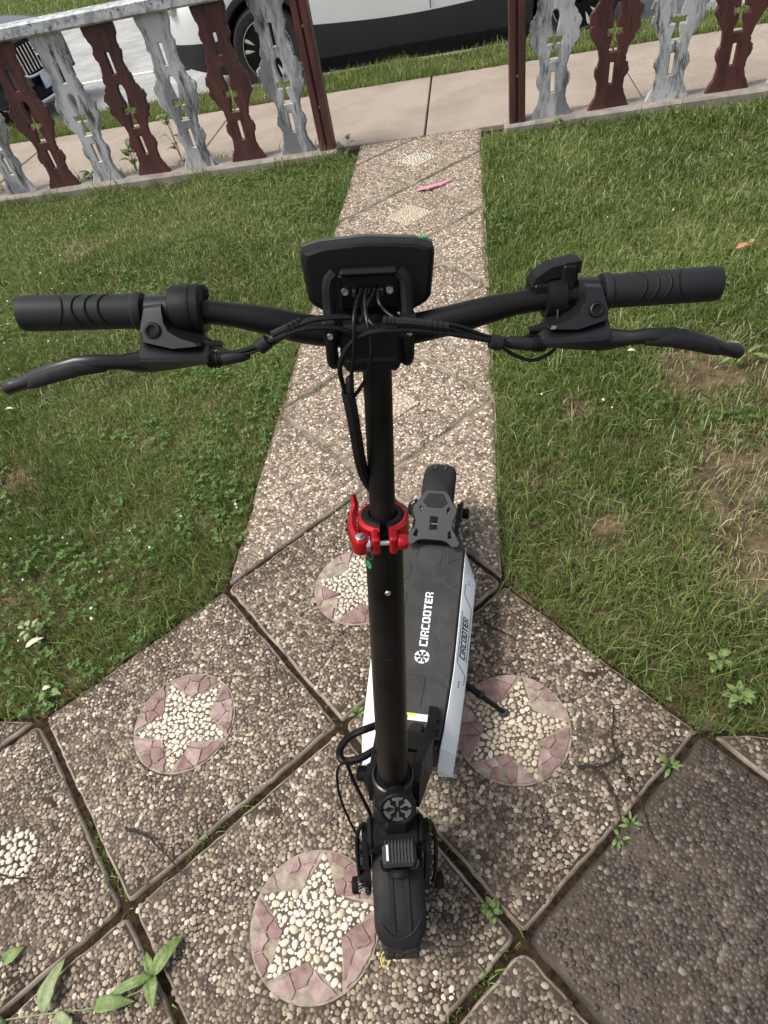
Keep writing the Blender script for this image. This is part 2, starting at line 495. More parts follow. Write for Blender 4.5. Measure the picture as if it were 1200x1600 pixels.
sheet('ground', -300, 300, -300, 500, -.22, MT['ground'])
sheet('lawn_soil', -6.5, 6.5, -4.2, 3.80, -.016, MT['soil'], nx=60, ny=40, amp=.008)
bed = [(-4.5, -7), (4.5, -7), (4.5, -.99), (2, -.99), (1, .0), (1, .85), (-1, .85), (-1, .0), (-2, -.99), (-4.5, -.99)]
tag(MB().add([(u * HD, v * HD, -.0105) for u, v in bed], [tuple(range(len(bed)))]).build('path_bed', MT['joint_soil'], smooth=None), kind='structure')
sheet('path_bed_sand', -HD, HD, .85 * HD, 4.0, -.0085, MT['joint_sand'])
sheet('road', -60, 60, 6.24, 13.0, -.10, MT['asphalt'])
tag(MB().cbox((0, 8.22, -.096), (60, .10, .002), .0005).build('road_marking', MT['road_paint']), kind='structure')
sheet('verge_soil', -14, 14, 5.53, 6.10, -.02, MT['verge_soil'])
for nm, y0, y1 in (('street_kerb', 6.10, 6.24), ('street_kerb', 13.0, 13.16)):
    k_ = empty(nm); tag(k_, kind='structure')
    x = -13.0
    while x < 13:
        MB().cbox((x + .9, (y0 + y1) / 2, -.085), (1.79, y1 - y0, .18), .015).build('kerb_stone', MT['kerb_concrete'], k_)
        x += 1.8
sheet('far_verge', -60, 60, 13.16, 60, -.01, MT['verge_soil'])

# the pavement: cast slabs with open joints
sw = tag(empty('sidewalk'), kind='structure')
sheet('sidewalk_bed', -14, 14, 4.0, 5.53, -.03, MT['soil'])
xs = [-9.0, -7.2, -5.5, -3.71, -1.82, .037, 1.58, 3.2, 4.9, 6.6, 8.4]
for a, b in zip(xs[:-1], xs[1:]):
    MB().cbox(((a + b) / 2, 4.765, -.04 + random.uniform(-.003, .003)), (b - a - .014, 1.50, .08), .006).build('concrete_slab', MT['concrete'], sw)


# ------------------------------------------------------------------ the path of exposed-aggregate pavers
def darts(n_try, half, r0, r1, pw, seed, inside=None, gap=.0006, rmin_sep=.82):
    """pack discs of falling radius"""
    g = np.random.default_rng(seed); cell = r0 * 2; grid = {}; out = []
    for i in range(n_try):
        t = (i / n_try) ** pw
        r = (r0 + (r1 - r0) * t) * g.uniform(.85, 1.1)
        x, y = g.uniform(-half, half, 2)
        if inside is not None and not inside(x, y, r): continue
        cx, cy = int(math.floor(x / cell)), int(math.floor(y / cell)); ok = True
        for ix in (cx - 1, cx, cx + 1):
            for iy in (cy - 1, cy, cy + 1):
                for (qx, qy, qr) in grid.get((ix, iy), ()):
                    d = (r + qr) * rmin_sep + gap
                    if (x - qx) ** 2 + (y - qy) ** 2 < d * d: ok = False; break
                if not ok: break
            if not ok: break
        if ok:
            grid.setdefault((cx, cy), []).append((x, y, r)); out.append((x, y, r))
    return np.array(out)


PATCH = [darts(120000, .316, .0080, .0028, .55, 11, rmin_sep=.72, gap=0), darts(120000, .316, .0076, .0028, .55, 12, rmin_sep=.72, gap=0)]
print('pebbles per paver', [len(p) for p in PATCH])


def dome(n=7, rings=((1.0, -.25), (.86, .45), (.45, .88))):
    V = []; F = []
    for r, z in rings:
        for k in range(n):
            t = 2 * math.pi * k / n; V.append((r * math.cos(t), r * math.sin(t), z))
    V.append((0, 0, 1.0)); top = len(V) - 1
    for i in range(len(rings) - 1):
        for k in range(n):
            k2 = (k + 1) % n
            F += [(i * n + k, i * n + k2, (i + 1) * n + k2), (i * n + k, (i + 1) * n + k2, (i + 1) * n + k)]
    b = (len(rings) - 1) * n
    for k in range(n): F.append((b + k, b + (k + 1) % n, top))
    return np.array(V), np.array(F)


def pebble_stuff(name, P, z, hgt, m, parent, n=7, seed=1, tone=None, two=False):
    """many small stones as one mesh: P rows of x, y, r"""
    g = np.random.default_rng(seed); N = len(P)
    dv, df = dome(n) if not two else dome(n, ((1.0, -.2), (.74, .72)))
    wob = g.uniform(.80, 1.16, (N, len(dv), 1)); wob[:, -1] = 1
    a = g.uniform(0, np.pi, N); asp = g.uniform(.72, 1.0, N)
    L = dv[None] * np.concatenate([wob, wob, np.ones_like(wob)], 2)
    X = L[..., 0] * P[:, 2, None] / asp[:, None] ** .5; Y = L[..., 1] * P[:, 2, None] * asp[:, None] ** .5
    ca, sa = np.cos(a)[:, None], np.sin(a)[:, None]
    hz = (P[:, 2] * hgt * g.uniform(.7, 1.25, N))[:, None]
    tx = g.normal(0, .12, (N, 1)); ty = g.normal(0, .12, (N, 1))
    V = np.stack([P[:, 0, None] + X * ca - Y * sa, P[:, 1, None] + X * sa + Y * ca, z + L[..., 2] * hz + X * tx + Y * ty], -1).reshape(-1, 3)
    F = (df[None] + (np.arange(N) * len(dv))[:, None, None]).ravel()
    tn = g.beta(1.35, 1.5, N) if tone is None else tone
    o = np_mesh(name, V, F, 3, {'tone': np.repeat(tn, len(dv))}, m, parent, smooth=True)
    return tag(o, kind='stuff')


path = tag(empty('garden_path'), kind='structure')


def clip_inset(poly, d):
    """inset a convex CCW polygon"""
    n = len(poly); out = []
    for i in range(n):
        p0, p1, p2 = np.array(poly[i - 1]), np.array(poly[i]), np.array(poly[(i + 1) % n])
        e1 = (p1 - p0) / np.linalg.norm(p1 - p0); e2 = (p2 - p1) / np.linalg.norm(p2 - p1)
        n1 = np.array([-e1[1], e1[0]]); n2 = np.array([-e2[1], e2[0]])
        k = d / (1 + n1 @ n2)
        out.append(p1 + (n1 + n2) * k)
    return out


def in_poly(poly, x, y, d):
    ok = np.ones(len(x), bool); n = len(poly)
    for i in range(n):
        p, q = np.array(poly[i]), np.array(poly[(i + 1) % n]); e = (q - p) / np.linalg.norm(q - p)
        ok &= (-(x - p[0]) * e[1] + (y - p[1]) * e[0]) > d
    return ok


def slab_mesh(poly, seed, z):
    """paver block with worn edge, rounded corners and slightly uneven outline"""
    g = np.random.default_rng(seed); P = []
    n = len(poly)
    for i in range(n):
        p0, p1, p2 = np.array(poly[i - 1]), np.array(poly[i]), np.array(poly[(i + 1) % n])
        a = (p0 - p1) / np.linalg.norm(p0 - p1); b = (p2 - p1) / np.linalg.norm(p2 - p1)
        r = g.uniform(.012, .03)
        for t in (0, .33, .67, 1):
            P.append(p1 + a * r * (1 - t) ** 2 + b * r * t ** 2)
        L = np.linalg.norm(p2 - p1); k = max(2, int(L / .02))
        for j in range(1, k):
            t = j / k
            if r + .01 < t * L < L - r - .03: P.append(p1 + (p2 - p1) * t)
    P = np.array(P); m = len(P); c = P.mean(0)
    e = np.roll(P, -1, 0) - np.roll(P, 1, 0); nn = np.stack([-e[:, 1], e[:, 0]], 1) / np.linalg.norm(e, axis=1)[:, None]
    arc = np.arange(m) * .02
    j = (vnoise(arc * 18, arc * 0 + seed * 7.3, seed) - .3) * .005 + g.normal(0, .0009, m)
    mb = MB(); rings = []
    for d, zz, jj in ((-.002, -.06, .4), (0, -.012, 1), (.0035, -.003, 1.2), (.008, 0, 1.1)):
        q = P + nn * (d + j * jj)[:, None]
        h = z + zz + (np.minimum(g.normal(0, .0009, m), .0003) if zz > -.02 else 0)
        rings.append([(x, y, hh) for (x, y), hh in zip(q, np.broadcast_to(h, m))])
    mb.loft(rings, caps=False)
    k0 = mb.n - m; mb.v.append((c[0], c[1], z - .0006)); mb.n += 1
    mb.f += [(k0 + k, k0 + (k + 1) % m, mb.n - 1) for k in range(m)]
    mb.top = m
    return mb


def mkpaver(cx, cy, seed, dark=False, verts=None, deco=None, peb=True, dz=0., agg='aggregate'):
    """one paver; (cx, cy) in half-diagonals; verts: cut shape in half-diagonals"""
    base = verts or [(cx + 1, cy), (cx, cy + 1), (cx - 1, cy), (cx, cy - 1)]
    poly = [np.array(p) * HD for p in base]
    if sum((poly[i - 1][0] * poly[i][1] - poly[i][0] * poly[i - 1][1]) for i in range(len(poly))) < 0: poly = poly[::-1]
    g = np.random.default_rng(seed + 500)
    poly = clip_inset(poly, g.uniform(.0045, .0085))
    c = np.array([cx, cy]) * HD
    sm_ = slab_mesh(poly, seed, dz)
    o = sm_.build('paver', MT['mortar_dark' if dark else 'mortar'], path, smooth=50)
    o.data.materials.append(MT['crevice_light' if agg == 'aggregate_light' else 'crevice'])
    for i in range(len(o.data.polygons) - sm_.top, len(o.data.polygons)): o.data.polygons[i].material_index = 1
    if not peb: return o, c
    P = PATCH[seed % 2].copy()
    a = math.pi / 4 + (seed % 4) * math.pi / 2
    if (seed // 4) % 2: P[:, 0] *= -1
    x = P[:, 0] * math.cos(a) - P[:, 1] * math.sin(a) + c[0]
    y = P[:, 0] * math.sin(a) + P[:, 1] * math.cos(a) + c[1]
    edge = .004 + .013 * vnoise(x * 26, y * 26, seed)
    ok = in_poly(poly, x, y, edge)
    ok &= vnoise(x * 30 + 3, y * 30, seed + 3) > .07
    if deco == 'star': ok &= np.hypot(x - c[0], y - c[1]) > .146
    if deco == 'diamond': ok &= (np.abs(x - c[0]) + np.abs(y - c[1])) > .155
    if deco == 'small': ok &= np.hypot(x - deco_c[0], y - deco_c[1]) > .07
    Q = np.stack([x[ok], y[ok], P[ok, 2]], 1)
    dist = np.linalg.norm(c - CAM[:2])
    tn = None
    if dark:
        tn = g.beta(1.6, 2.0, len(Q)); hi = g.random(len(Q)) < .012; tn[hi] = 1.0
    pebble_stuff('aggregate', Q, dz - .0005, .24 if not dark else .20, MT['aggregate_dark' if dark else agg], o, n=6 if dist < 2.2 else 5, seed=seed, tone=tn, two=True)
    return o, c


def pebble_mesh(seed, n=10):
    V, F = dome(n, ((.98, -.3), (1.0, .1), (.82, .6), (.45, .9)))
    g = np.random.default_rng(seed)
    a = np.arctan2(V[:, 1], V[:, 0]); k = 1 + .10 * np.sin(2 * a + g.uniform(0, 6)) + .07 * np.sin(3 * a + g.uniform(0, 6))
    V = V * np.stack([k, k, 1 + 0 * k], 1)
    me = bpy.data.meshes.new('pebble'); me.from_pydata(V.tolist(), [], F.tolist())
    me.polygons.foreach_set('use_smooth', [True] * len(F)); me.update()
    return me


PEBM = {}
for i in range(5):
    for k in ('white_pebble', 'cream_pebble', 'tan_pebble'):
        me = pebble_mesh(i); me.materials.append(MT[k]); PEBM[(i, k)] = me
pebbles_left = 290


def clip_half(poly, px, py, nx, ny):
    """keep the side where (p - (px,py)).n <= 0"""
    out = []; n = len(poly)
    for i in range(n):
        a, b = poly[i], poly[(i + 1) % n]
        da = (a[0] - px) * nx + (a[1] - py) * ny; db = (b[0] - px) * nx + (b[1] - py) * ny
        if da <= 0: out.append(a)
        if (da < 0 < db) or (db < 0 < da):
            t = da / (da - db); out.append((a[0] + (b[0] - a[0]) * t, a[1] + (b[1] - a[1]) * t))
    return out


def star(paver, c, phase, seed, tones, rot_in=.50, miss=.0, R=.137, objects=True):
    global pebbles_left
    g = np.random.default_rng(seed)
    tips = [(R * math.cos(R_(phase + 72 * k)), R * math.sin(R_(phase + 72 * k))) for k in range(5)]
    inn = [(R * rot_in * math.cos(R_(phase + 36 + 72 * k)), R * rot_in * math.sin(R_(phase + 36 + 72 * k))) for k in range(5)]
    # bed
    mb = MB(); ring = [(c[0] + .144 * math.cos(t), c[1] + .144 * math.sin(t)) for t in np.linspace(0, 2 * math.pi, 40)[:-1]]
    mb.prism(ring, lambda u, v: (u, v, -.004), lambda u, v: (u, v, .0006)); mb.build('mosaic_bed', MT['grout'], paver, smooth=None)
    sv = [p for k in range(5) for p in (tips[k], inn[k])]
    MB().add([(c[0] + u * 1.02, c[1] + v * 1.02, .0011) for u, v in sv], [tuple(range(10))]).build('star_bed', MT['star_crevice'], paver, smooth=None)

    def inside(x, y, r):
        rr = math.hypot(x, y)
        if rr > R - r * .4: return False
        t = (math.degrees(math.atan2(y, x)) - phase) % 72
        t = min(t, 72 - t)                       # angle from nearest tip, 0..36
        px, py = rr * math.cos(R_(t)), rr * math.sin(R_(t))
        ix, iy = R * rot_in * math.cos(R_(36)), R * rot_in * math.sin(R_(36))
        ex, ey = ix - R, iy; ln = math.hypot(ex, ey)
        return (ex * py - ey * (px - R)) / ln > r * .30      # inside the edge from tip to notch
    S = darts(26000, R, .0098, .0028, .45, seed, inside, gap=.0001, rmin_sep=.80)
    S = S[np.argsort(-S[:, 2])]
    big = S[:120] if objects else S[:0]
    big = big[:pebbles_left]; rest = S[len(big):]
    pebbles_left -= len(big)
    for x, y, r in big:
        o = bpy.data.objects.new('pebble', PEBM[(int(g.integers(5)), str(g.choice(tones)))])
        col.objects.link(o); o.parent = paver
        asp = g.uniform(.72, .98)
        o.location = (c[0] + x, c[1] + y, -.0005)
        o.scale = (r / asp ** .5, r * asp ** .5, r * g.uniform(.28, .42))
        o.rotation_euler = (g.normal(0, .1), g.normal(0, .1), g.uniform(0, 6.28))
    if len(rest):
        Q = rest.copy(); Q[:, :2] += c
        pebble_stuff('small_pebbles', Q, 0, .45, MT[tones[0]], paver, n=8, seed=seed)
    # broken red stone between the points
    for k in range(5):
        a0 = phase + 72 * k; arc = [(.140 * math.cos(R_(a0 + t)), .140 * math.sin(R_(a0 + t))) for t in np.linspace(4, 68, 9)]
        reg = [inn[k]] + [(p[0], p[1]) for p in arc]
        ctr = np.mean(reg, 0)
        nsd = int(g.integers(4, 7)); sd_ = []
        for t in range(200):
            q = ctr + g.uniform(-.06, .06, 2)
            if in_poly(reg, np.array([q[0]]), np.array([q[1]]), .006)[0] and all(np.hypot(*(q - s_)) > .026 for s_ in sd_): sd_.append(q)
            if len(sd_) >= nsd: break
        for i, s_ in enumerate(sd_):
            if g.random() < miss: continue
            poly = list(reg)
            for j, t_ in enumerate(sd_):
                if i != j:
                    nv = t_ - s_; md = (s_ + t_) / 2; poly = clip_half(poly, md[0], md[1], nv[0], nv[1])
            if len(poly) < 3: continue
            pc = np.mean(poly, 0); P = []
            for q in range(len(poly)):
                a_, b_ = np.array(poly[q]), np.array(poly[(q + 1) % len(poly)])
                L = np.linalg.norm(b_ - a_)
                P.append(a_)
                for q_ in ((.33, .67) if L > .022 else (.5,) if L > .012 else ()): P.append(a_ + (b_ - a_) * q_ + g.normal(0, .0016, 2))
            P = [pc + (p - pc) * (1 - .0017 / max(.006, np.linalg.norm(p - pc))) + g.normal(0, .0011, 2) for p in P]
            tx, ty = g.normal(0, .03, 2); h = g.uniform(.003, .0055); z = lambda u, v, hh: hh + (u - pc[0]) * tx + (v - pc[1]) * ty
            mb = MB(); n_ = len(P)
            rings = []
            for sc, hh in ((1, -.004), (1, h - .0012), (.95, h)):
                rings.append([(c[0] + pc[0] + (p[0] - pc[0]) * sc, c[1] + pc[1] + (p[1] - pc[1]) * sc, z(p[0], p[1], hh)) for p in P])
            mb.loft(rings, caps=False); mb.f.append(tuple(2 * n_ + q for q in range(n_)))
            mb.build('stone_chip', MT['red_stone' if g.random() < .72 else 'red_stone_pale'], paver, smooth=None)


def diamond(paver, c, seed, tone, half=.147):
    P = darts(7000, half, .0105, .0045, .5, seed, lambda x, y, r: abs(x) + abs(y) < half - r * .8)
    P[:, :2] += c
    mb = MB(); q = [(c[0] + half, c[1]), (c[0], c[1] + half), (c[0] - half, c[1]), (c[0], c[1] - half)]
    mb.prism(q, lambda u, v: (u, v, -.004), lambda u, v: (u, v, .0006)); mb.build('mosaic_bed', MT['grout'], paver, smooth=None)
    pebble_stuff('small_pebbles', P, 0, .4, MT[tone], paver, n=6, seed=seed, two=True)


W = ['white_pebble', 'white_pebble', 'white_pebble', 'cream_pebble']
o, c = mkpaver(0, -2, 1, deco='star'); star(o, c, 88, 21, W, miss=.22)
o, c = mkpaver(1, -1, 2, deco='star'); star(o, c, 77, 22, ['cream_pebble', 'cream_pebble', 'white_pebble', 'tan_pebble'], miss=.04)
o, c = mkpaver(-1, -1, 3, deco='star'); star(o, c, 126, 23, W, miss=.03)
o, c = mkpaver(0, 0, 4, deco='star'); star(o, c, 100, 24, ['white_pebble'], miss=.55, objects=False)
deco_c = np.array([-1.79, -1.80]) * HD
o, c = mkpaver(-2, -2, 5, deco='small')
_P = darts(2500, .066, .010, .0045, .5, 61, lambda x, y, r: math.hypot(x, y) < .068 - r * .5)
_P[:, :2] += deco_c
pebble_stuff('small_pebbles', _P, 0, .42, MT['white_pebble'], o, n=8, seed=62)
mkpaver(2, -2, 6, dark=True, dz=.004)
mkpaver(-1, -3, 7)
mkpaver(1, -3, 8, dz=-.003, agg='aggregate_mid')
for i, (cx, cy) in enumerate(((-3, -3), (3, -3), (0, -4), (-2, -4), (2, -4), (-4, -2), (4, -2))): mkpaver(cx, cy, 40 + i, peb=False)
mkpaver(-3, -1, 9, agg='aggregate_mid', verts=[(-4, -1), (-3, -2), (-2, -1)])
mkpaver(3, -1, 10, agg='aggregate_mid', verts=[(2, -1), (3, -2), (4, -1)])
for j, cy in enumerate((2, 4, 6, 8)):
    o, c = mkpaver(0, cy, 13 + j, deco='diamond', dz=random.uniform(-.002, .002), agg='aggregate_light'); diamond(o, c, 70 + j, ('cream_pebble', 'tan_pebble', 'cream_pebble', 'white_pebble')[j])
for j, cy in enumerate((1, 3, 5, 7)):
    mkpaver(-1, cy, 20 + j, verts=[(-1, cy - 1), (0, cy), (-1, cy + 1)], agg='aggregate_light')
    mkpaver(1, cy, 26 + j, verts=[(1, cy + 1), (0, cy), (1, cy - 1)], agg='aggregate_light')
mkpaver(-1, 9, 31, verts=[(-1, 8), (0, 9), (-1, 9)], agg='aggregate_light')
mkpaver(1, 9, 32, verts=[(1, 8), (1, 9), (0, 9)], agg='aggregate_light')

# ------------------------------------------------------------------ the fence
FY = 3.87
half = [(.128, .05), (.116, .078), (.102, .105), (.088, .13), (.081, .16), (.080, .20), (.086, .222), (.100, .240), (.103, .262), (.097, .287), (.082, .303), (.078, .335), (.086, .375), (.104, .412), (.119, .430), (.126, .452), (.143, .466), (.151, .488), (.146, .505), (.139, .520), (.146, .536), (.157, .554), (.150, .580), (.132, .596), (.125, .612), (.108, .634), (.104, .652), (.109, .672), (.094, .700), (.085, .745), (.083, .775), (.097, .798), (.100, .824), (.089, .850), (.092, .885), (.104, .915), (.112, .945), (.112, .986)]


def baluster_loops(seed):
    g = np.random.default_rng(seed)
    j = lambda p, s=.0022: (p[0] + g.normal(0, s), p[1] + g.normal(0, s * .6))
    dense = []
    for a, b in zip(half[:-1], half[1:]):
        dense += [a, ((a[0] + b[0]) / 2, (a[1] + b[1]) / 2)]
    dense.append(half[-1])
    fix = lambda p, s: (s * p[0], p[1]) if p[1] < .055 or p[1] > .98 else j((s * p[0], p[1]))
    out = [fix(p, 1) for p in dense] + [fix(p, -1) for p in reversed(dense)]
    slot = lambda z0, z1, w: [j((w, z0), .001), j((w, z1), .001), j((-w, z1), .001), j((-w, z0), .001)]
    cross = [(.036, .364), (.031, .395), (.019, .432), (.017, .456), (.034, .460), (.044, .452), (.052, .464), (.052, .492), (.044, .504), (.034, .496), (.017, .500),
             (.017, .522), (.027, .562), (.031, .598), (.025, .626), (.010, .642)]
    cr = [j(p, .001) for p in cross] + [j((-x, z), .001) for x, z in reversed(cross)]
    return [out, slot(.186, .316, .0195), cr, slot(.696, .830, .0195)]


BAL = []
for i in range(3):
    me = curve_mesh(baluster_loops(90 + i), .010, .006)
    me.transform(Matrix.Rotation(math.pi / 2, 4, 'X'))
    me.polygons.foreach_set('use_smooth', [True] * len(me.polygons)); me.set_sharp_from_angle(angle=R_(25))
    BAL.append(me)


def baluster(x, red, parent, i):
    me = BAL[i % 3].copy()
    o = link('baluster', me, parent, MT['red_paint' if red else 'silver_paint'])
    o.location = (x, FY + random.uniform(-.004, .004), random.uniform(-.001, .001)); o.rotation_euler = (random.uniform(-.006, .006), random.uniform(-.012, .012), random.uniform(-.05, .05))
    return o


def post(x, parent):
    mb = MB()      # H-shaped post: two flanges and a web
    mb.cbox((x - .030, FY, .58), (.046, .105, 1.08), .006)
    mb.cbox((x + .030, FY, .58), (.046, .105, 1.08), .006)
    mb.cbox((x, FY + .004, .575), (.03, .07, 1.06), .003)
    o = mb.build('post', MT['red_paint'], parent)
    for z in (.32, .78):
        MB().lathe([(.0, -.004), (.009, -.003), (.009, .003), (.006, .006), (0, .006)], (x, FY - .033, z), (0, -1, 0), 8).build('bolt', MT['steel'], o)


fl = empty('balustrade_fence', (0, 0, 0))
tag(fl, 'left balustrade with a long silver top rail, dark red end post beside the path', 'fence', 'garden fence sections')
xl = [-.885 - .384 * k for k in range(10)]
for i, x in enumerate(xl): baluster(x, i % 2 == 1, fl, i)
post(-.66, fl)
rl = MB(); rl.cbox((-2.66, FY, 1.026), (3.9, .15, .080), .012); rl.build('top_rail', MT['rail_paint'], fl)
fr = empty('balustrade_fence', (0, 0, 0))
tag(fr, 'right balustrade whose end post stands by the pavement joint, right of the path', 'fence', 'garden fence sections')
xr = [.922 + .372 * k for k in range(8)]
for i, x in enumerate(xr): baluster(x, i % 2 == 1, fr, i + 1)
post(.692, fr)
rr_ = MB(); rr_.cbox((2.69, FY, 1.026), (3.9, .15, .080), .012); rr_.build('top_rail', MT['rail_paint'], fr)
for nm, x0, x1, lab in (('fence_kerb', -4.6, -.585, 'low concrete kerb under the left fence, half hidden by grass'), ('fence_kerb', .605, 4.6, 'low concrete kerb under the right fence with a clean front face')):
    tag(MB().cbox(((x0 + x1) / 2, 3.885, -.005), (x1 - x0, .21, .11), .012).build(nm, MT['kerb_concrete']), lab, 'kerb', 'kerbs under the fence')


# ------------------------------------------------------------------ parked cars
def wheel(parent, c, r, side, dark_rim=True):
    """axis along y; side = -1 outer face toward -y"""
    w = .215
    t = MB().lathe([(r * .66, -w / 2), (r * .70, -w / 2 - .008), (r * .90, -w / 2 - .006), (r * .975, -w / 2 + .03), (r, -w / 2 + .06), (r, w / 2 - .06), (r * .975, w / 2 - .03), (r * .9, w / 2 + .006), (r * .66, w / 2)], c, (0, 1, 0), 40).build('wheel', MT['tyre'], parent)
    rim = MB().lathe([(r * .67, -w / 2 - .004), (r * .665, -w / 2 - .012), (r * .63, -w / 2 - .008), (r * .60, -w / 2 + .05), (r * .1, -w / 2 + .06), (0, -w / 2 + .06)], (c[0], c[1], c[2]) if side < 0 else c, (0, 1, 0) if side < 0 else (0, -1, 0), 40)
    rim.build('rim', MT['black_metal'], t)
    sy = c[1] + side * (w / 2 + .002)
    for k in range(5):
        for dd in (-9, 9):
            a = R_(72 * k + 20); b = a + R_(dd * 1.35)
            p0 = (c[0] + math.cos(a + R_(dd * .4)) * r * .13, sy - side * .012, c[2] + math.sin(a + R_(dd * .4)) * r * .13)
            p1 = (c[0] + math.cos(b) * r * .645, sy, c[2] + math.sin(b) * r * .645)
            MB().tube([p0, p1], [r * .045, r * .05], 6, flat=.5, up=(0, 1, 0)).build('spoke', MT['alloy'], t)
    MB().lathe([(r * .17, 0), (r * .17, .012), (r * .13, .018), (0, .018)], (c[0], sy - side * .016, c[2]), (0, side, 0), 20).build('hub_cap', MT['alloy'], t)
    lip = MB().lathe([(r * .645, 0), (r * .690, .004), (r * .680, .012), (r * .640, .010)], (c[0], sy - side * .006, c[2]), (0, side, 0), 40, closed=True)
    lip.build('rim_lip', MT['alloy'], t)


def car(root, L, Wd, H, wb0, wb1, rw, paint, clad_top, sill, hood, belt, suv=True):
    """x: 0 at nose to L at tail, y centred, z up from the road"""
    hw = Wd / 2; Ra = rw + .05
    xs_ = sorted(set(np.round(np.concatenate([np.linspace(0, L, 56), np.linspace(wb0 - Ra, wb0 + Ra, 17), np.linspace(wb1 - Ra, wb1 + Ra, 17)]), 4)))

    def arch(x, R):
        z = 0
        for xw in (wb0, wb1):
            if abs(x - xw) < R: z = max(z, rw + math.sqrt(R * R - (x - xw) ** 2))
        return z

    def width(x):
        e = min(x, L - x)
        k = max(0, 1 - e / .55)
        return hw * (1 - (.22 if suv else .12) * k ** 2.2)

    def zb(x):
        e = min(x, L - x)
        return max(sill + .10 * max(0, 1 - e / .5), arch(x, Ra))

    def zc(x):
        return max(clad_top + (.05 * math.sin(min(1, max(0, (x - wb0 - Ra) / (wb1 - wb0 - 2 * Ra))) * math.pi) * -1), arch(x, Ra + .06) if suv else zb(x) + .02)

    def zt(x):
        if x < 1.35: return hood[0] + (hood[1] - hood[0]) * min(1, (x / 1.35)) ** .55
        return hood[1] + (belt - hood[1]) * min(1, (x - 1.35) / 1.0) - max(0, (x - L + .35)) * .5
    for sgn in (1,):
        rings = []
        for x in xs_:
            w = width(x); a = zc(x); t = zt(x); r_ = []
            prof = [(w, a), (w + .012, a + (t - a) * .35), (w + .004, a + (t - a) * .62), (w - .03, a + (t - a) * .86), (w - .10, t - .015), (w - .28, t + .012), (w * .3, t + .028)]
            r_ = [(x, -p[0], p[1]) for p in prof] + [(x, p[0], p[1]) for p in reversed(prof)]
            rings.append(r_)
        MB().loft(rings, closed=False).build('body', paint, root, smooth=40)
        for s_ in (-1, 1):
            rings = []
            for x in xs_:
                w = width(x) + .010
                rings.append([(x, s_ * (w - .16), zb(x) + .004), (x, s_ * (w - .02), zb(x)), (x, s_ * w, zb(x) + .012), (x, s_ * (w + .004), (zb(x) + zc(x)) / 2), (x, s_ * w, zc(x) + .004), (x, s_ * (w - .03), zc(x) + .006)])
            MB().loft(rings, closed=False).build('cladding', MT['cladding'], root, smooth=40)
    # under-body and inner arches
    MB().cbox((L / 2, 0, sill + .12), (L - .5, Wd - .40, .22), .05).build('underbody', MT['dark'], root)
    for xw in (wb0, wb1):
        MB().cbox((xw, 0, rw + .18), (2 * Ra, Wd - .42, .5), .05).build('wheel_housing', MT['dark'], root)
    # cabin
    c0, c1 = 1.25, L - (.25 if suv else .75)
    rings = []
    for fz, ins, k0, k1 in ((belt - .02, .03, c0, c1), (belt + .20, .08, c0 + .35, c1 - .10), (H - .10, .17, c0 + .85, c1 - .32), (H - .04, .22, c0 + 1.0, c1 - .42)):
        w = hw - .10 - ins
        rings.append([(k0, -w * .8, fz), (k0 + .25, -w, fz), (k1 - .2, -w, fz), (k1, -w * .85, fz), (k1, w * .85, fz), (k1 - .2, w, fz), (k0 + .25, w, fz), (k0, w * .8, fz)])
    MB().loft(rings).build('glasshouse', MT['car_glass'], root, smooth=30)
    w = hw - .32
    MB().cbox(((c0 + c1) / 2 + .3, 0, H - .02), (c1 - c0 - 1.3, w * 2, .06), .03).build('roof', paint, root)
    for s_ in (-1, 1):
        for xa, xb in ((c0 + .2, c0 + 1.05), ((c0 + c1) / 2 + .1, (c0 + c1) / 2 + .12), (c1 - .1, c1 - .5)):
            MB().tube([(xa, s_ * (hw - .125), belt - .01), (xb, s_ * (hw - .31), H - .04)], .035, 6).build('pillar', paint if xa == c0 + .2 else MT['dark'], root)
        MB().cbox((c0 + .55, s_ * (hw + .04), belt + .08), (.14, .18, .13), .04).build('mirror', paint, root)
        for xd in ((wb0 + wb1) / 2 - .05, (wb0 + wb1) / 2 + .95):
            MB().cbox((xd, s_ * (hw + .012), belt - .12), (.18, .03, .03), .01).build('door_handle', paint, root)
    for xw in (wb0, wb1):
        for s_ in (-1, 1):
            wheel(root, (xw, s_ * (hw - .10), rw), rw, s_)


# white SUV, nose to the left
suv = empty('parked_car', (-2.56, 7.17, -.10))
tag(suv, 'white SUV with black lower cladding, parked at the kerb behind the path opening', 'car', 'cars parked along the street')
car(suv, 4.75, 1.92, 1.70, 1.0, 3.93, .365, MT['car_white'], .50, .22, (.86, 1.06), 1.10)
for s_ in (-1, 1):
    MB().cbox((.16, s_ * .68, .80), (.34, .34, .13), .04, Matrix.Rotation(s_ * -.5, 3, 'Z')).build('headlight', MT['lamp_glass'], suv)
    MB().cbox((4.66, s_ * .66, .92), (.18, .36, .16), .04).build('tail_light', MT['lens_red'], suv)
    MB().cbox((2.60, s_ * .9745, .73), (.008, .006, .52), .002).build('door_seam', MT['dark'], suv)
    MB().tube([(.12, s_ * .80, .30), (.42, s_ * .945, .27), (.60, s_ * .955, .34)], .012, 6).build('bumper_trim', MT['chrome'], suv)
MB().cbox((.02, 0, .62), (.08, 1.0, .30), .03).build('grille', MT['dark'], suv)
MB().cbox((.03, 0, .36), (.14, 1.5, .18), .05).build('bumper_intake', MT['cladding'], suv)

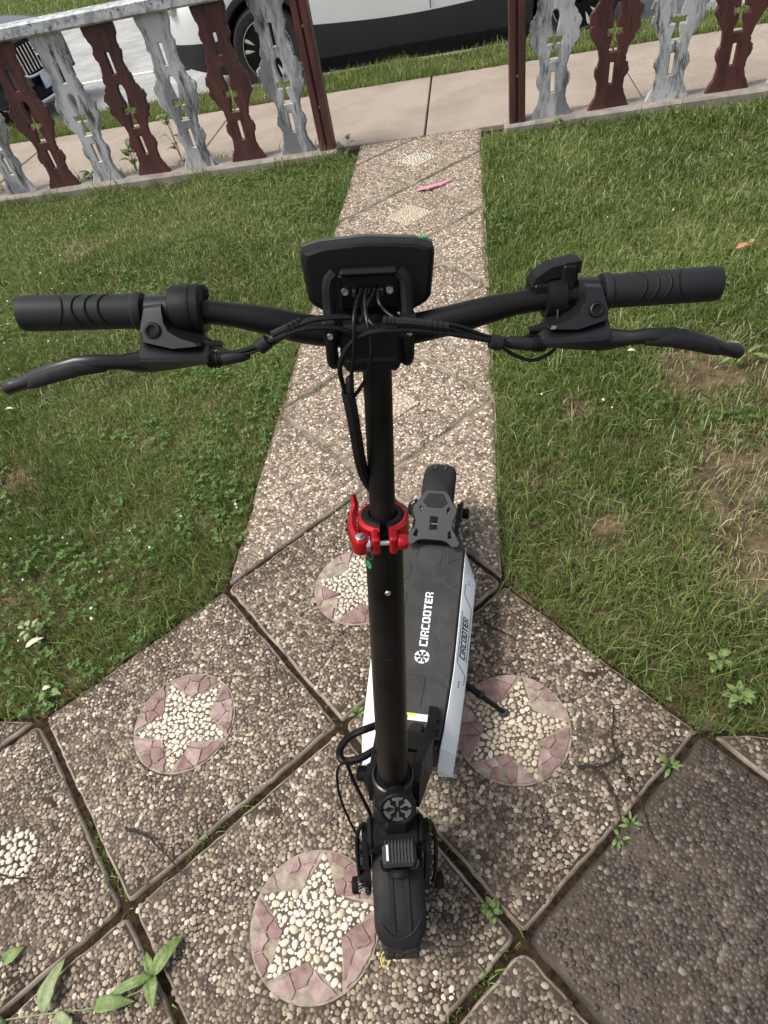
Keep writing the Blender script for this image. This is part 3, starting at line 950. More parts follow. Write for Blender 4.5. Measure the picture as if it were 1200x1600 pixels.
# dark car, nose to the right
nav = empty('parked_car', (-4.36, 6.86, -.10), (0, 0, math.pi))
tag(nav, 'dark navy car with chrome grille and bumper strip behind the left fence', 'car', 'cars parked along the street')
car(nav, 4.6, 1.80, 1.50, .92, 3.6, .335, MT['car_navy'], .30, .20, (.76, .95), 1.0, suv=False)
MB().loft([[(x_, y_, z_) for y_, z_ in ((-.42, .44), (.42, .44), (.52, .66), (.46, .72), (-.46, .72), (-.52, .66))] for x_ in (-.035, .05)]).build('grille', MT['dark'], nav)
gm = MB()
for k in range(-6, 7):
    gm.tube([(-.04, k * .07, .46), (-.04, k * .07 + .03, .70)], .006, 5)
gm.build('grille_mesh', MT['chrome'], nav)
MB().tube(catmull([(-.042, -.50, .67), (-.046, -.40, .46), (-.05, 0, .43), (-.046, .40, .46), (-.042, .50, .67)], 5), .014, 6).build('grille_surround', MT['chrome'], nav)
MB().lathe([(.05, 0), (.055, .01), (.04, .014), (.035, .008)], (-.046, 0, .62), (-1, 0, 0), 20, closed=True).build('badge', MT['chrome'], nav)
MB().cbox((-.062, 0, .36), (.012, .31, .155), .004).build('number_plate', MT['plate_blue'], nav)
MB().cbox((.0, 0, .27), (.10, 1.30, .14), .03).build('bumper_intake', MT['dark'], nav)
MB().tube(catmull([(.28, -.84, .34), (.06, -.72, .24), (-.03, -.4, .20), (-.045, 0, .19), (-.03, .4, .20), (.06, .72, .24), (.28, .84, .34)], 5), .020, 6).build('bumper_strip', MT['chrome'], nav)
for s_ in (-1, 1):
    MB().loft([[(.00, s_ * .54, .60), (.00, s_ * .54, .70), (.02, s_ * .66, .73), (.02, s_ * .66, .61)], [(.16, s_ * .76, .62), (.16, s_ * .76, .735), (.28, s_ * .80, .76), (.28, s_ * .80, .66)]]).build('headlight', MT['lamp_glass'], nav)
    MB().tube(catmull([(-.012, s_ * .53, .60), (.02, s_ * .66, .60), (.16, s_ * .775, .615), (.30, s_ * .83, .70)], 4), .012, 6).build('lamp_strip', MT['chrome'], nav)
    MB().loft([[(.03, s_ * .62, .30), (.03, s_ * .62, .45), (.0, s_ * .55, .42)], [(.17, s_ * .80, .32), (.20, s_ * .81, .50), (.12, s_ * .72, .46)]]).build('fog_recess', MT['dark'], nav)

# ------------------------------------------------------------------ lawns
BARE = [gnd(a, b)[:2].tolist() + [r] for a, b, r in ((125, 385, .22), (945, 828, .10), (1175, 745, .28), (1140, 570, .22), (1185, 880, .16), (560, 215, .1), (1090, 600, .14), (60, 470, .12), (1060, 560, .12), (20, 745, .10), (225, 690, .07), (900, 640, .08), (480, 640, .05))]


def lawn_mask(x, y, pad=0.):
    ax = np.abs(x)
    edge = np.where(ax < 2 * HD, ax - HD, (ax - HD))            # |x| - HD along the path
    lo = np.where(ax < 2 * HD, -(ax - HD), -HD)
    wob = .035 * vnoise(x * 9 + 5, y * 9 + 2, 5) - .012
    return (ax > HD - wob + pad) & (y > lo - wob + pad) & (y < 3.765)


def blades(name, x, y, hmul, wmul, seed, m, base_z=-.014, tone=None, lean=.5, parent=None):
    g = np.random.default_rng(seed); N = len(x)
    az = g.uniform(0, 2 * np.pi, N)
    h = np.clip(g.lognormal(-3.25, .38, N), .014, .13) * hmul
    w = g.uniform(.0011, .0022, N) * wmul
    ln = g.gamma(2.2, lean / 2.2, N)
    ux, uy = np.cos(az), np.sin(az); fx = g.uniform(0, 2 * np.pi, N)
    wx, wy = np.cos(fx) * w, np.sin(fx) * w
    B = np.stack([x, y, np.full(N, base_z)], 1)
    k1 = np.stack([ux * ln * .28 * h, uy * ln * .28 * h, h * .58], 1)
    k2 = np.stack([ux * ln * h, uy * ln * h, h * np.clip(1 - .32 * ln, .25, 1)], 1)
    Wv = np.stack([wx, wy, 0 * wx], 1)
    V = np.stack([B - Wv, B + Wv, B + k1 - Wv * .8, B + k1 + Wv * .8, B + k2], 1).reshape(-1, 3)
    f = np.array([0, 1, 3, 0, 3, 2, 2, 3, 4])
    F = (f[None] + (np.arange(N) * 5)[:, None]).ravel()
    t = g.beta(2.2, 2.4, N) * .9 if tone is None else tone
    return np_mesh(name, V, F, 3, {'tone': np.repeat(np.clip(t, 0, 1), 5)}, m, parent)


def scatter(n, x0, x1, y0, y1, seed, margin=260):
    g = np.random.default_rng(seed)
    x = g.uniform(x0, x1, n); y = g.uniform(y0, y1, n)
    px, py, w = project(np.stack([x, y, 0 * x], 1))
    ok = (w > .2) & (px > -margin) & (px < 1200 + margin) & (py > -margin) & (py < 1600 + margin)
    return x[ok], y[ok]


def lawn_points(n, seed, side):
    x0, x1 = ((-4.3, -.36) if side < 0 else (.36, 3.4))
    x, y = scatter(n, x0, x1, -.55, 3.77, seed)
    ok = lawn_mask(x, y)
    x, y = x[ok], y[ok]
    g = np.random.default_rng(seed + 1)
    d = np.hypot(x - CAM[0], y - CAM[1])
    keep = np.clip(3.0 / d, .62, 1.0)
    n1 = vnoise(x * 2.1 + 11, y * 2.1 + 3, 8); n2 = vnoise(x * 7 + 1, y * 7 + 8, 9); n3 = vnoise(x * 26, y * 26, 10)
    dens = .35 + .9 * (.35 * n1 + .35 * n2 + .3 * n3)
    bare = 0 * x
    for bx, by, r in BARE:
        q = np.hypot(x - bx, (y - by)) / (r * (.6 + .8 * n2)); dens = dens * np.clip(.26 + (q - .45) * 1.2, .26, 1); bare = np.maximum(bare, np.clip(1.2 - q, 0, 1))
    ok = g.random(len(x)) < keep * np.clip(dens, 0, 1)
    lawn_points.bare = bare[ok]
    return x[ok], y[ok], n1[ok], n2[ok], g


for side, cnt, sd_ in ((-1, 560000, 31), (1, 420000, 33)):
    x, y, n1, n2, g = lawn_points(cnt, sd_, side)
    far = np.clip((y - .2) / 3.4, 0, 1)
    dry = g.random(len(x)) < (.03 + .09 * (vnoise(x * 1.4 + 2, y * 1.4 + 7, 15) > .58) + .03 * (side > 0) + .6 * lawn_points.bare)
    tone = np.clip(.14 + .40 * n1 + .16 * vnoise(x * 12, y * 12, 44) + g.normal(.06, .17, len(x)), 0, .86)
    tone[dry] = g.uniform(.84, 1.0, dry.sum())
    hm = (.50 + .46 * n2) * (1.0 + (.22 * (side > 0)))
    o = blades('lawn', x, y, hm, 1.0 + .9 * far, sd_ + 5, MT['grass'], tone=tone, lean=.62)
    tag(o, 'short mixed lawn grass left of the path' if side < 0 else 'short mixed lawn grass right of the path', 'grass', kind='stuff')


def clovers(n, seed, side, size=.0062):
    """three round leaflets on a stalk tip"""
    x, y, n1, n2, g = lawn_points(n, seed, side)
    patch = vnoise(x * 1.7 + 4, y * 1.7 + 9, 21) * .6 + vnoise(x * 5 + 4, y * 5 + 9, 22) * .4
    ok = (patch > (.54 if side < 0 else .64)) & (g.random(len(x)) < .75)
    x, y = x[ok], y[ok]; N = len(x)
    z = g.uniform(.008, .026, N); a0 = g.uniform(0, 6.28, N); sz = size * g.uniform(.6, 1.3, N)
    V = []; 
    for k in range(3):
        a = a0 + k * 2.094
        cx, cy = x + np.cos(a) * sz * .95, y + np.sin(a) * sz * .95
        tilt = g.normal(.15, .25, N)
        pts = []
        for t, rr in ((180, .95), (235, .8), (300, .95), (0, .85), (60, .95), (125, .8)):
            b = a + R_(t); dx, dy = np.cos(b) * sz * rr, np.sin(b) * sz * rr
            pts.append(np.stack([cx + dx, cy + dy, z + (dx * np.cos(a) + dy * np.sin(a)) * tilt], 1))
        V.append(np.stack(pts, 1))
    V = np.stack(V, 1).reshape(-1, 3)
    f = np.array([0, 1, 2, 0, 2, 3, 0, 3, 4, 0, 4, 5]); F = (f[None] + (np.arange(N * 3) * 6)[:, None]).ravel()
    tone = np.repeat(g.beta(2, 2, N), 18)
    return tag(np_mesh('clover', V, F, 3, {'tone': tone}, MT['clover']), 'low clover leaves in the left lawn' if side < 0 else 'low clover leaves in the right lawn', 'clover', kind='stuff')


clovers(30000, 51, -1)
clovers(16000, 53, 1)
# clover flowers, tiny heads spread through the lawns
_f = []
for side, n, sd_ in ((-1, 240, 55), (1, 50, 57)):
    x, y, n1, n2, g = lawn_points(n * 3, sd_, side)
    ok = vnoise(x * 1.2 + 4, y * 1.2 + 9, 23) > .5
    _f.append(np.stack([x[ok], y[ok], g.uniform(.003, .0058, ok.sum())], 1))
_f = np.concatenate(_f)
o = pebble_stuff('clover_flowers', _f, .030, .8, MT['flower'], None, n=6, seed=58)
tag(o, 'tiny white clover flower heads dotted through the lawns', 'flowers', kind='stuff')

# street verge and the grass beyond the road
x, y = scatter(170000, -7.0, 5.0, 5.50, 6.12, 61)
g = np.random.default_rng(62); q = vnoise(x * 4, y * 4, 63)
ok = g.random(len(x)) < .3 + .7 * q
x, y, q = x[ok], y[ok], q[ok]
o = blades('verge_grass', x, y, .9 + .7 * q, 2.0, 64, MT['grass'], tone=np.clip(.45 + .35 * q + g.normal(0, .14, len(x)), 0, 1), lean=.5)
tag(o, 'strip of longer grass between pavement and street kerb', 'grass', kind='stuff')
x, y = scatter(60000, -16, 2, 13.1, 22, 65)
o = blades('far_grass', x, y, 2.2, 7.0, 66, MT['grass'], tone=np.clip(np.random.default_rng(67).normal(.62, .15, len(x)), 0, 1))
tag(o, 'grass strip on the far side of the road', 'grass', kind='stuff')
# longer wisps along the fence kerb and pavement edge
x, y = scatter(9000, -4.2, -.5, 3.70, 4.06, 68)
ok = (vnoise(x * 6, y * 6, 69) > .52) & ((y < 3.78) | (y > 3.99)); x, y = x[ok], y[ok]
o = blades('kerb_grass', x, y, 1.9, 1.4, 70, MT['grass'], base_z=-.01, tone=np.clip(np.random.default_rng(71).normal(.6, .2, len(x)), 0, 1), lean=.45)
tag(o, 'longer grass wisps growing along the left fence kerb', 'grass', kind='stuff')
# moss and blades in the joints
g = np.random.default_rng(72); jx = []; jy = []
for i in range(-3, 4):
    for j in range(-4, 9):
        if (i + j) % 2 == 0: continue
        for dx, dy in ((1, 1), (1, -1)):
            if not (abs(i) <= 1 and abs(i + dx) <= 1) and j > 0: continue
            n = int(g.integers(6, 90)) if g.random() < .65 else 6
            t = np.clip(g.normal(g.uniform(.1, .9), .12, n), 0, 1)
            jx.append((i + dx * t) * HD + g.normal(0, .003, n)); jy.append((j + dy * t) * HD + g.normal(0, .003, n))
jx = np.concatenate(jx); jy = np.concatenate(jy)
o = blades('joint_grass', jx, jy, .45, 1.2, 73, MT['grass'], base_z=-.014, lean=.8)
tag(o, 'short grass sprouting from the joints between the pavers', 'grass', kind='stuff')


# ------------------------------------------------------------------ weeds, fallen leaves, twigs, litter
def leaf_mesh(L, Wd, cup=.25, droop=.2, n=8, rough=0., seed=0):
    """leaf along +x with a midrib fold, lying on z=0"""
    g = np.random.default_rng(seed); V = []; F = []
    for i in range(n + 1):
        t = i / n; w = Wd / 2 * math.sin(math.pi * min(1, t ** .8 * .98 + .02)) ** .8 * (1 + rough * g.normal(0, 1))
        x = L * t; z = -droop * L * t * t + .1 * L * math.sin(3 * t)
        for s_ in (-1, -.5, 0, .5, 1):
            V.append((x, s_ * w, z + cup * abs(s_) * w + (g.normal(0, .04 * Wd) if abs(s_) == 1 else 0)))
    for i in range(n):
        for k in range(4):
            a = i * 5 + k; F.append((a, a + 1, a + 6, a + 5))
    return V, F


def add_leaf(name, parent, p, yaw, pitch, L, Wd, m, seed=0, cup=.25, droop=.25, roll=0., rough=.06, xf=None):
    V, F = leaf_mesh(L, Wd, cup, droop, seed=seed, rough=rough)
    M = Matrix.Rotation(yaw, 3, 'Z') @ Matrix.Rotation(-pitch, 3, 'Y') @ Matrix.Rotation(roll, 3, 'X')
    mb = MB(); mb.add([Vector(p) + M @ Vector(v) for v in V], F)
    o = mb.build(name, m, parent, smooth=60, recalc=False)
    sm = o.modifiers.new('thickness', 'SOLIDIFY'); sm.thickness = .0005
    return o


def weed(px, py, z, label, n, L, Wd, h, seed, m='leaf_green', spread=1.):
    g = np.random.default_rng(seed); b = gnd(px, py, z)
    r = empty('weed_plant', tuple(b))
    tag(r, label, 'weed', 'weeds in the joints and along the fence')
    for k in range(n):
        a = g.uniform(0, 6.28) if spread else k * 2.4
        hh = h * g.uniform(.25, 1.0); rr = g.uniform(.1, .5) * L * spread
        tip = (math.cos(a) * rr, math.sin(a) * rr, hh)
        MB().tube(catmull([(0, 0, -.004), (tip[0] * .4, tip[1] * .4, hh * .6), tip], 3), .0009 + .0004 * (h > .1), 5).build('stem', MT['leaf_green'], r)
        add_leaf('leaf', r, tip, a + g.normal(0, .3), g.uniform(-.1, .7), L * g.uniform(.6, 1.1), Wd * g.uniform(.7, 1.1), MT[m], int(g.integers(999)))
    return r


weed(770, 1425, -.01, 'small round-leaved weed in the joint right of the front wheel', 13, .020, .016, .030, 81)
weed(985, 1290, -.01, 'leafy sprout halfway along the joint beside the dark paver', 11, .022, .009, .024, 82)
weed(1045, 1200, -.01, 'leafy sprout near the upper end of the joint beside the dark paver', 12, .024, .010, .026, 83)
weed(965, 1312, -.01, 'lowest little sprout in the joint beside the dark paver', 7, .020, .008, .02, 84)
weed(1150, 1095, -.01, 'light green leafy weed at the lawn corner above the dark paver', 22, .030, .018, .05, 85, 'leaf_green')
weed(1120, 1040, -.01, 'pale broad-leaved weed in the lawn above the right star paver corner', 14, .030, .017, .05, 86)
weed(85, 1090, -.01, 'weed at the lawn corner by the left tip of the star paver', 8, .035, .018, .04, 87)
weed(60, 1000, -.01, 'tall pale weed in the lawn near the left photo edge', 12, .034, .017, .07, 88, 'leaf_pale')
weed(562, 1118, -.01, 'tiny weed in the joint behind the braided cable loop', 7, .020, .010, .022, 89)
weed(285, 252, .0, 'tall leafy weed between the second and third fence balusters from the left post', 11, .10, .06, .34, 90)
weed(215, 270, .0, 'bushy weed at the foot of the fourth fence baluster from the left post', 12, .09, .06, .20, 91)
weed(150, 285, .0, 'low weed at the foot of the fifth fence baluster from the left post', 10, .08, .05, .13, 92)
weed(545, 240, -.01, 'grassy weed tuft at the corner of the path and the left fence post', 9, .07, .03, .10, 93)
weed(875, 205, -.01, 'small weed at the right fence kerb below the first silver baluster', 7, .06, .025, .07, 94)
weed(1050, 185, -.01, 'small weed at the right fence kerb below the second silver baluster', 7, .06, .02, .08, 95)
weed(1160, 560, -.01, 'rosette of long leaves in the lawn by the right brake lever tip', 9, .09, .022, .05, 96)


def fallen(px, py, label, L, Wd, yaw, m, seed, pitch=.12, z=.004, name='fallen_leaf', droop=.1):
    p = gnd(px, py, z)
    r = add_leaf(name, None, (0, 0, 0), 0, pitch, L, Wd, MT[m], seed, .35, droop, .1, .05)
    r.location = p; r.rotation_euler = (0, 0, R_(yaw)); tag(r, label, 'leaf', 'leaves fallen on the path and lawn')


# a fallen sprig with several leaves, bottom left
sp = empty('fallen_sprig', tuple(gnd(243, 1525, .004))); tag(sp, 'green sprig with three leaves lying across the joint at bottom left', 'sprig')
MB().tube(catmull([(-.06, -.05, 0), (-.02, -.01, .006), (.0, .0, .008), (.02, .03, .004)], 4), .0014, 6).build('stem', MT['leaf_green'], sp)
for yw, L_, w_, sd_ in ((62, .085, .032, 1), (205, .10, .022, 2), (-75, .055, .028, 3), (130, .05, .02, 4)):
    add_leaf('leaf', sp, (0, 0, .008), R_(yw), .25, L_, w_, MT['leaf_green'], sd_, .4, .35)
sp2 = empty('fallen_sprig', tuple(gnd(110, 1588, .004))); tag(sp2, 'pale green withered sprig lying at the bottom left photo edge', 'sprig')
MB().tube(catmull([(-.16, -.02, .003), (-.05, .0, .008), (.06, .02, .006), (.16, .06, .004)], 4), .0014, 6).build('stem', MT['leaf_pale'], sp2)
for (x_, y_), yw, L_, w_, sd_ in (((-.06, 0), 88, .095, .036, 5), ((.05, .02), 10, .085, .03, 6), ((-.03, 0), -20, .06, .028, 7), ((-.14, -.02), 190, .07, .03, 8), ((.0, .0), -60, .07, .03, 9)):
    add_leaf('leaf', sp2, (x_, y_, .008), R_(yw), .2, L_, w_, MT['leaf_pale' if sd_ % 2 else 'leaf_green'], sd_, .4, .3)
fallen(5, 1505, 'green leaf cut by the left photo edge on the far left paver', .05, .03, 40, 'leaf_green', 11)
fallen(790, 1215, 'small green leaf upright on the red stones of the right star', .018, .008, 100, 'leaf_green', 12)
fallen(760, 1212, 'tiny yellow-green leaf scrap on the red stones of the right star', .010, .007, 30, 'leaf_pale', 13)
fallen(843, 1172, 'yellow-green leaf scrap on the right side of the right star', .016, .008, 110, 'leaf_pale', 14)
fallen(66, 1077, 'bleached tan leaf lying in the grass at the left', .026, .014, 15, 'leaf_bleached', 15, z=.02)
fallen(40, 1012, 'pale curled dry leaf in the left lawn', .06, .02, 35, 'leaf_bleached', 16, z=.03)
fallen(1150, 388, 'orange dry leaf lying on the right lawn', .065, .030, 10, 'leaf_dry', 17, z=.04)
fallen(1172, 380, 'smaller orange dry leaf beside the larger one on the right lawn', .040, .020, 50, 'leaf_dry', 18, z=.04)
fallen(980, 548, 'cream coloured leaf on the grass under the right brake lever', .03, .014, -10, 'leaf_bleached', 19, z=.03)
fallen(8, 640, 'white paper-like dry leaf at the left photo edge', .05, .014, 0, 'leaf_bleached', 20, z=.03)


def twig(pts, r, label, branches=()):
    P = [gnd(a, b, z + .003) for a, b, z in pts]; c = P[0].copy(); r *= 1.8
    rt = empty('twig', tuple(c)); tag(rt, label, 'twig', 'twigs lying on the pavers')
    cp = catmull([tuple(p - c) for p in P], 4)
    cp = [q + Vector((random.gauss(0, r * .6), random.gauss(0, r * .6), 0)) for q in cp]
    MB().tube(cp, [r * (1 - .7 * i / len(cp)) for i in range(len(cp))], 6).build('branch', MT['twig'], rt)
    for b in branches:
        Q = [gnd(a, b_, z) - c for a, b_, z in b]
        MB().tube(catmull([tuple(q) for q in Q], 4), r * .55, 5).build('side_branch', MT['twig'], rt)


twig([(905, 1198, .008), (930, 1200, .012), (955, 1235, .010), (972, 1285, .008)], .0028, 'dark forked twig on the right star paver', [[(930, 1200, .012), (955, 1190, .008), (975, 1178, .006)]])
twig([(958, 1105, .006), (957, 1155, .010), (975, 1210, .010), (1005, 1265, .008), (1025, 1320, .006)], .0016, 'long thin twig crossing the joint beside the dark paver')
twig([(195, 1296, .006), (222, 1300, .012), (250, 1328, .012), (293, 1372, .008)], .0024, 'dark curved twig lying across the joint below the left star')
twig([(0, 1368, .006), (30, 1371, .007), (62, 1373, .006)], .0016, 'short thin twig at the left photo edge')
twig([(760, 975, .006), (780, 985, .010), (808, 1002, .006)], .0020, 'short dark twig on the paver right of the deck')

# pink ribbon strip on the path
pr = [gnd(652, 297, .006), gnd(668, 293, .014), gnd(690, 287, .012), gnd(705, 281, .006)]
mb = MB(); rings = []
for p in catmull([tuple(q) for q in pr], 5):
    rings.append([(p.x - .006, p.y - .017, p.z), (p.x + .006, p.y + .017, p.z + .003), (p.x + .006, p.y + .017, p.z + .005), (p.x - .006, p.y - .017, p.z + .002)])
mb.loft(rings); tag(mb.build('ribbon', MT['pink']), 'bright pink ribbon strip lying on the path near the gate opening', 'ribbon')
c = gnd(602, 1498, .010)
ring = [(c[0] + .009 * math.cos(t), c[1] + .013 * math.sin(t), .009 + .002 * math.sin(2 * t)) for t in np.linspace(0, 2 * math.pi, 25)]
tag(MB().tube(ring, .0013, 6, caps=False).build('rubber_band', MT['yellow_rubber']), 'yellow rubber band lying beside the front tyre', 'rubber band')

# ------------------------------------------------------------------ the electric scooter
SO = np.array([0.17465162, -0.82729623, 0.0])
YAW, LEAN, RAKE, STEER = R_(-3.8), R_(5.5), R_(11.5), R_(12)
sc = empty('electric_scooter', tuple(SO), (0, LEAN, YAW))
tag(sc, 'black electric scooter with white deck sides and a red stem clamp, standing on its kickstand', 'scooter')
SM = (Matrix.Rotation(YAW, 3, 'Z') @ Matrix.Rotation(LEAN, 3, 'Y'))
BL = Vector((0, .11, .422)); AX = Vector((0, math.sin(RAKE), math.cos(RAKE))); NX = Vector((0, math.cos(RAKE), -math.sin(RAKE)))
ST = Matrix.Rotation(STEER, 3, AX)


def st(p):                               # unsteered -> steered (fork, wheel)
    return BL + ST @ (Vector(p) - BL)


def fr_(p):                              # (x, s along the stem, n to the rear) -> scooter frame
    return BL + ST @ (Vector((p[0], 0, 0)) + AX * p[1] + NX * p[2])


def fpix(px, py, n):                     # picture point on the plane n = const of the handlebar frame
    o = SM.transposed() @ Vector(CAM - SO); d = SM.transposed() @ Vector(ray(px, py))
    o = ST.transposed() @ (o - BL); d = ST.transposed() @ d
    t = (n - o.dot(NX)) / d.dot(NX); p = o + d * t
    return (p.x, p.dot(AX), n)


def lpix(px, py, z):                     # picture point at height z of the scooter frame
    o = SM.transposed() @ Vector(CAM - SO); d = SM.transposed() @ Vector(ray(px, py))
    return o + d * ((z - o.z) / d.z)


def cable(name, pts, r, m='cable', parent=sc, xf=None, k=6, braid=False, n=8):
    P = catmull(pts, k)
    if braid:
        P = catmull(pts, k * 3); rs = [r * (1 + .13 * (i % 2)) for i in range(len(P))]
    else: rs = r
    return MB().tube(P, rs, n).build(name, MT[m], parent, xf, smooth=None if braid else 40)


def bolt(parent, p, axis, r, h, m='black_gloss', xf=None, name='bolt'):
    return MB().lathe([(r, -.001), (r, h * .6), (r * .8, h), (r * .5, h), (r * .45, h * .4), (0, h * .4)], p, axis, 12).build(name, MT[m], parent, xf)


# --- wheels
def make_wheel(cy, xf, disc_side):
    r = .127
    t = MB()
    prof = [(.078, -.030), (.088, -.037), (.104, -.039), (.116, -.034), (.1225, -.022), (.1245, 0), (.1225, .022), (.116, .034), (.104, .039), (.088, .037), (.078, .030)]
    t.lathe(prof, (0, cy, r), (1, 0, 0), 48)
    for k in range(30):
        a = 2 * math.pi * k / 30
        for x_, off, wd in ((-.024, 0, .016), (.024, .5, .016), (-.006, .25, .018), (.010, .75, .018)):
            b = a + off * 2 * math.pi / 30
            c = Vector((x_, cy + .1235 * math.cos(b), r + .1235 * math.sin(b)))
            t.cbox(c, (wd, .014, .008), .002, Matrix.Rotation(b - math.pi / 2, 3, 'X') @ Matrix.Rotation(.35 * (1 if x_ > 0 else -1), 3, 'Z'))
    w = t.build('wheel', MT['tyre'], sc, xf, smooth=30)
    MB().lathe([(.079, -.029), (.070, -.030), (.062, -.022), (.055, -.030), (.02, -.034), (.02, .034), (.055, .030), (.062, .022), (.070, .030), (.079, .029)], (0, cy, r), (1, 0, 0), 40).build('hub_motor', MT['black_metal'], w, xf)
    MB().lathe([(.066, -.001), (.066, .001), (.045, .001), (.045, -.001)], (disc_side * .046, cy, r), (1, 0, 0), 40, closed=True).build('brake_disc', MT['steel'], w, xf)
    MB().tube([(-.084, cy, r), (.084, cy, r)], .006, 10).build('axle', MT['steel'], w, xf)
    for s_ in (-1, 1):
        MB().lathe([(.015, 0), (.0165, .003), (.0165, .016), (.014, .019), (.006, .020), (0, .018)], (s_ * .074, cy, r), (s_, 0, 0), 16).build('axle_nut', MT['black_plastic'], w, xf)
    return w


make_wheel(0, st, -1)
make_wheel(1.012, None, -1)


def mudguard(cy, a0, a1, tip_at_start, xf, R=.146):
    """angles in degrees from the front (-y) over the top"""
    rings = []; n = 40
    for i in range(n + 1):
        t = i / n; a = R_(a0 + (a1 - a0) * t)
        e = t if tip_at_start else 1 - t
        ln_, mn = (.16, .42) if tip_at_start else (.36, .16)
        k = math.sqrt(max(0, 1 - max(0, 1 - e / ln_) ** 2))                  # tip rounds off
        hw = .048 * (mn + (1 - mn) * k); drop = .034 * (.40 + .60 * k)
        out = []
        for x_, d in ((-1, 1.0), (-1.0, .55), (-.90, .22), (-.62, .04), (0, -.02), (.62, .04), (.90, .22), (1.0, .55), (1, 1.0)):
            out.append((hw * x_, d * drop))
        pts = [(x_, R - d) for x_, d in out] + [(x_ * .955, R - d - .003) for x_, d in reversed(out)]
        rings.append([(x_, cy - q * math.cos(a), .127 + q * math.sin(a)) for x_, q in pts])
    g_ = MB().loft(rings).build('mudguard', MT['rubber'], sc, xf, smooth=45)
    return g_


mg = mudguard(0, 33, 128, True, st)


def stripes(parent, cy, a0, a1, xf, R=.1475, m='black_gloss'):
    for s_ in (-1, 1):
        rings = []
        for i in range(9):
            a = R_(a0 + (a1 - a0) * i / 8); w = .0042
            cut = (.003 if i == 0 else 0)
            rings.append([(s_ * .0145 - w, cy - R * math.cos(a), .127 + R * math.sin(a)), (s_ * .0145 + w, cy - R * math.cos(a), .127 + R * math.sin(a)), (s_ * .0145 + w, cy - (R + .0012) * math.cos(a), .127 + (R + .0012) * math.sin(a)), (s_ * .0145 - w, cy - (R + .0012) * math.cos(a), .127 + (R + .0012) * math.sin(a))])
        MB().loft(rings).build('reflector_strip', MT[m], parent, xf)


stripes(mg, 0, 47, 82, st)
# crease line across the mudguard nose
cr = []
for x_ in np.linspace(-.040, .040, 11):
    a = R_(43 + 13 * (abs(x_) / .04) ** 2); q = .1475 - .004 * (abs(x_) / .04) ** 2 - (.006 if abs(x_) > .035 else 0)
    cr.append((x_, -q * math.cos(a), .127 + q * math.sin(a)))
MB().tube(cr, .0022, 6).build('crease', MT['rubber'], mg, st)
rg = mudguard(1.012, 62, 141, False, None)
stripes(rg, 1.012, 106, 130, None, m='grey_plastic')

# --- fork, head tube, badge, headlight
fk = MB()
fk.cbox((0, .052, .305), (.100, .062, .050), .012, Matrix.Rotation(-RAKE, 3, 'X'))
fk.cbox((0, .040, .285), (.122, .040, .030), .008, Matrix.Rotation(-RAKE, 3, 'X'))
fork = fk.build('fork', MT['black_metal'], sc, st)
for s_ in (-1, 1):
    poly = [(.070, .31), (.040, .318), (.014, .295), (-.004, .22), (-.014, .145), (-.010, .115), (.008, .108), (.018, .122), (.020, .16), (.036, .23), (.066, .285)]
    MB().prism(poly, lambda u, v: (s_ * .054, u, v), lambda u, v: (s_ * .0635, u, v)).build('fork_arm', MT['black_metal'], fork, st, smooth=None)
    for y_, z_ in ((.030, .30), (.018, .262), (.004, .175)):
        bolt(fork, (s_ * .0635, y_, z_), (s_, 0, 0), .006, .004, xf=st)
    cable('fork_bar', [(s_ * .062, .062, .325), (s_ * .070, .05, .318), (s_ * .075, .03, .27), (s_ * .074, .0, .18), (s_ * .070, -.004, .14)], .0042, 'black_metal', fork, st)
    MB().cbox((s_ * .047, .050, .295), (.012, .05, .07), .005).build('fork_cheek', MT['black_plastic'], fork, st)
# V-shaped shroud under the badge
MB().loft([[(x_ * w_, s_, n_) for x_, n_ in ((-1, .01), (-1, -.028), (-.45, -.052), (.45, -.052), (1, -.028), (1, .01))] for s_, w_ in ((-.045, .036), (-.085, .041), (-.118, .030))]).build('fork_shroud', MT['black_gloss'], sc, fr_, smooth=None)
MB().lathe([(.030, -.16), (.036, -.15), (.036, -.028), (.034, -.022), (.034, -.006), (.038, -.004), (.0385, .004), (.036, .007), (.0285, .009)], (0, 0, 0), (0, 1, 0), 32).build('head_tube', MT['black_metal'], sc, fr_)
MB().lathe([(.0345, 0), (.0375, .002), (.0375, .005), (.0345, .007)], (0, .008, 0), (0, 1, 0), 32, closed=True).build('collar_ring', MT['black_gloss'], sc, fr_)
MB().lathe([(.036, .0), (.038, .003), (.037, .006)], (0, -.001, 0), (0, 1, 0), 32, closed=True).build('collar_ring', MT['steel'], sc, fr_)
MB().cbox((0, -.020, -.038), (.042, .034, .020), .005).build('latch_block', MT['black_plastic'], sc, fr_)


def emblem_polys(R):
    """six T-shaped spokes"""
    out = []
    for k in range(6):
        a = R_(60 * k + 30)
        rot = lambda u, v: (u * math.cos(a) - v * math.sin(a), u * math.sin(a) + v * math.cos(a))
        T = [(R * .22, -R * .06), (R * .68, -R * .10), (R * .74, -R * .34), (R * .93, -R * .40), (R, 0), (R * .93, R * .40), (R * .74, R * .34), (R * .68, R * .10), (R * .22, R * .06)]
        out.append([rot(u, v) for u, v in T])
    return out


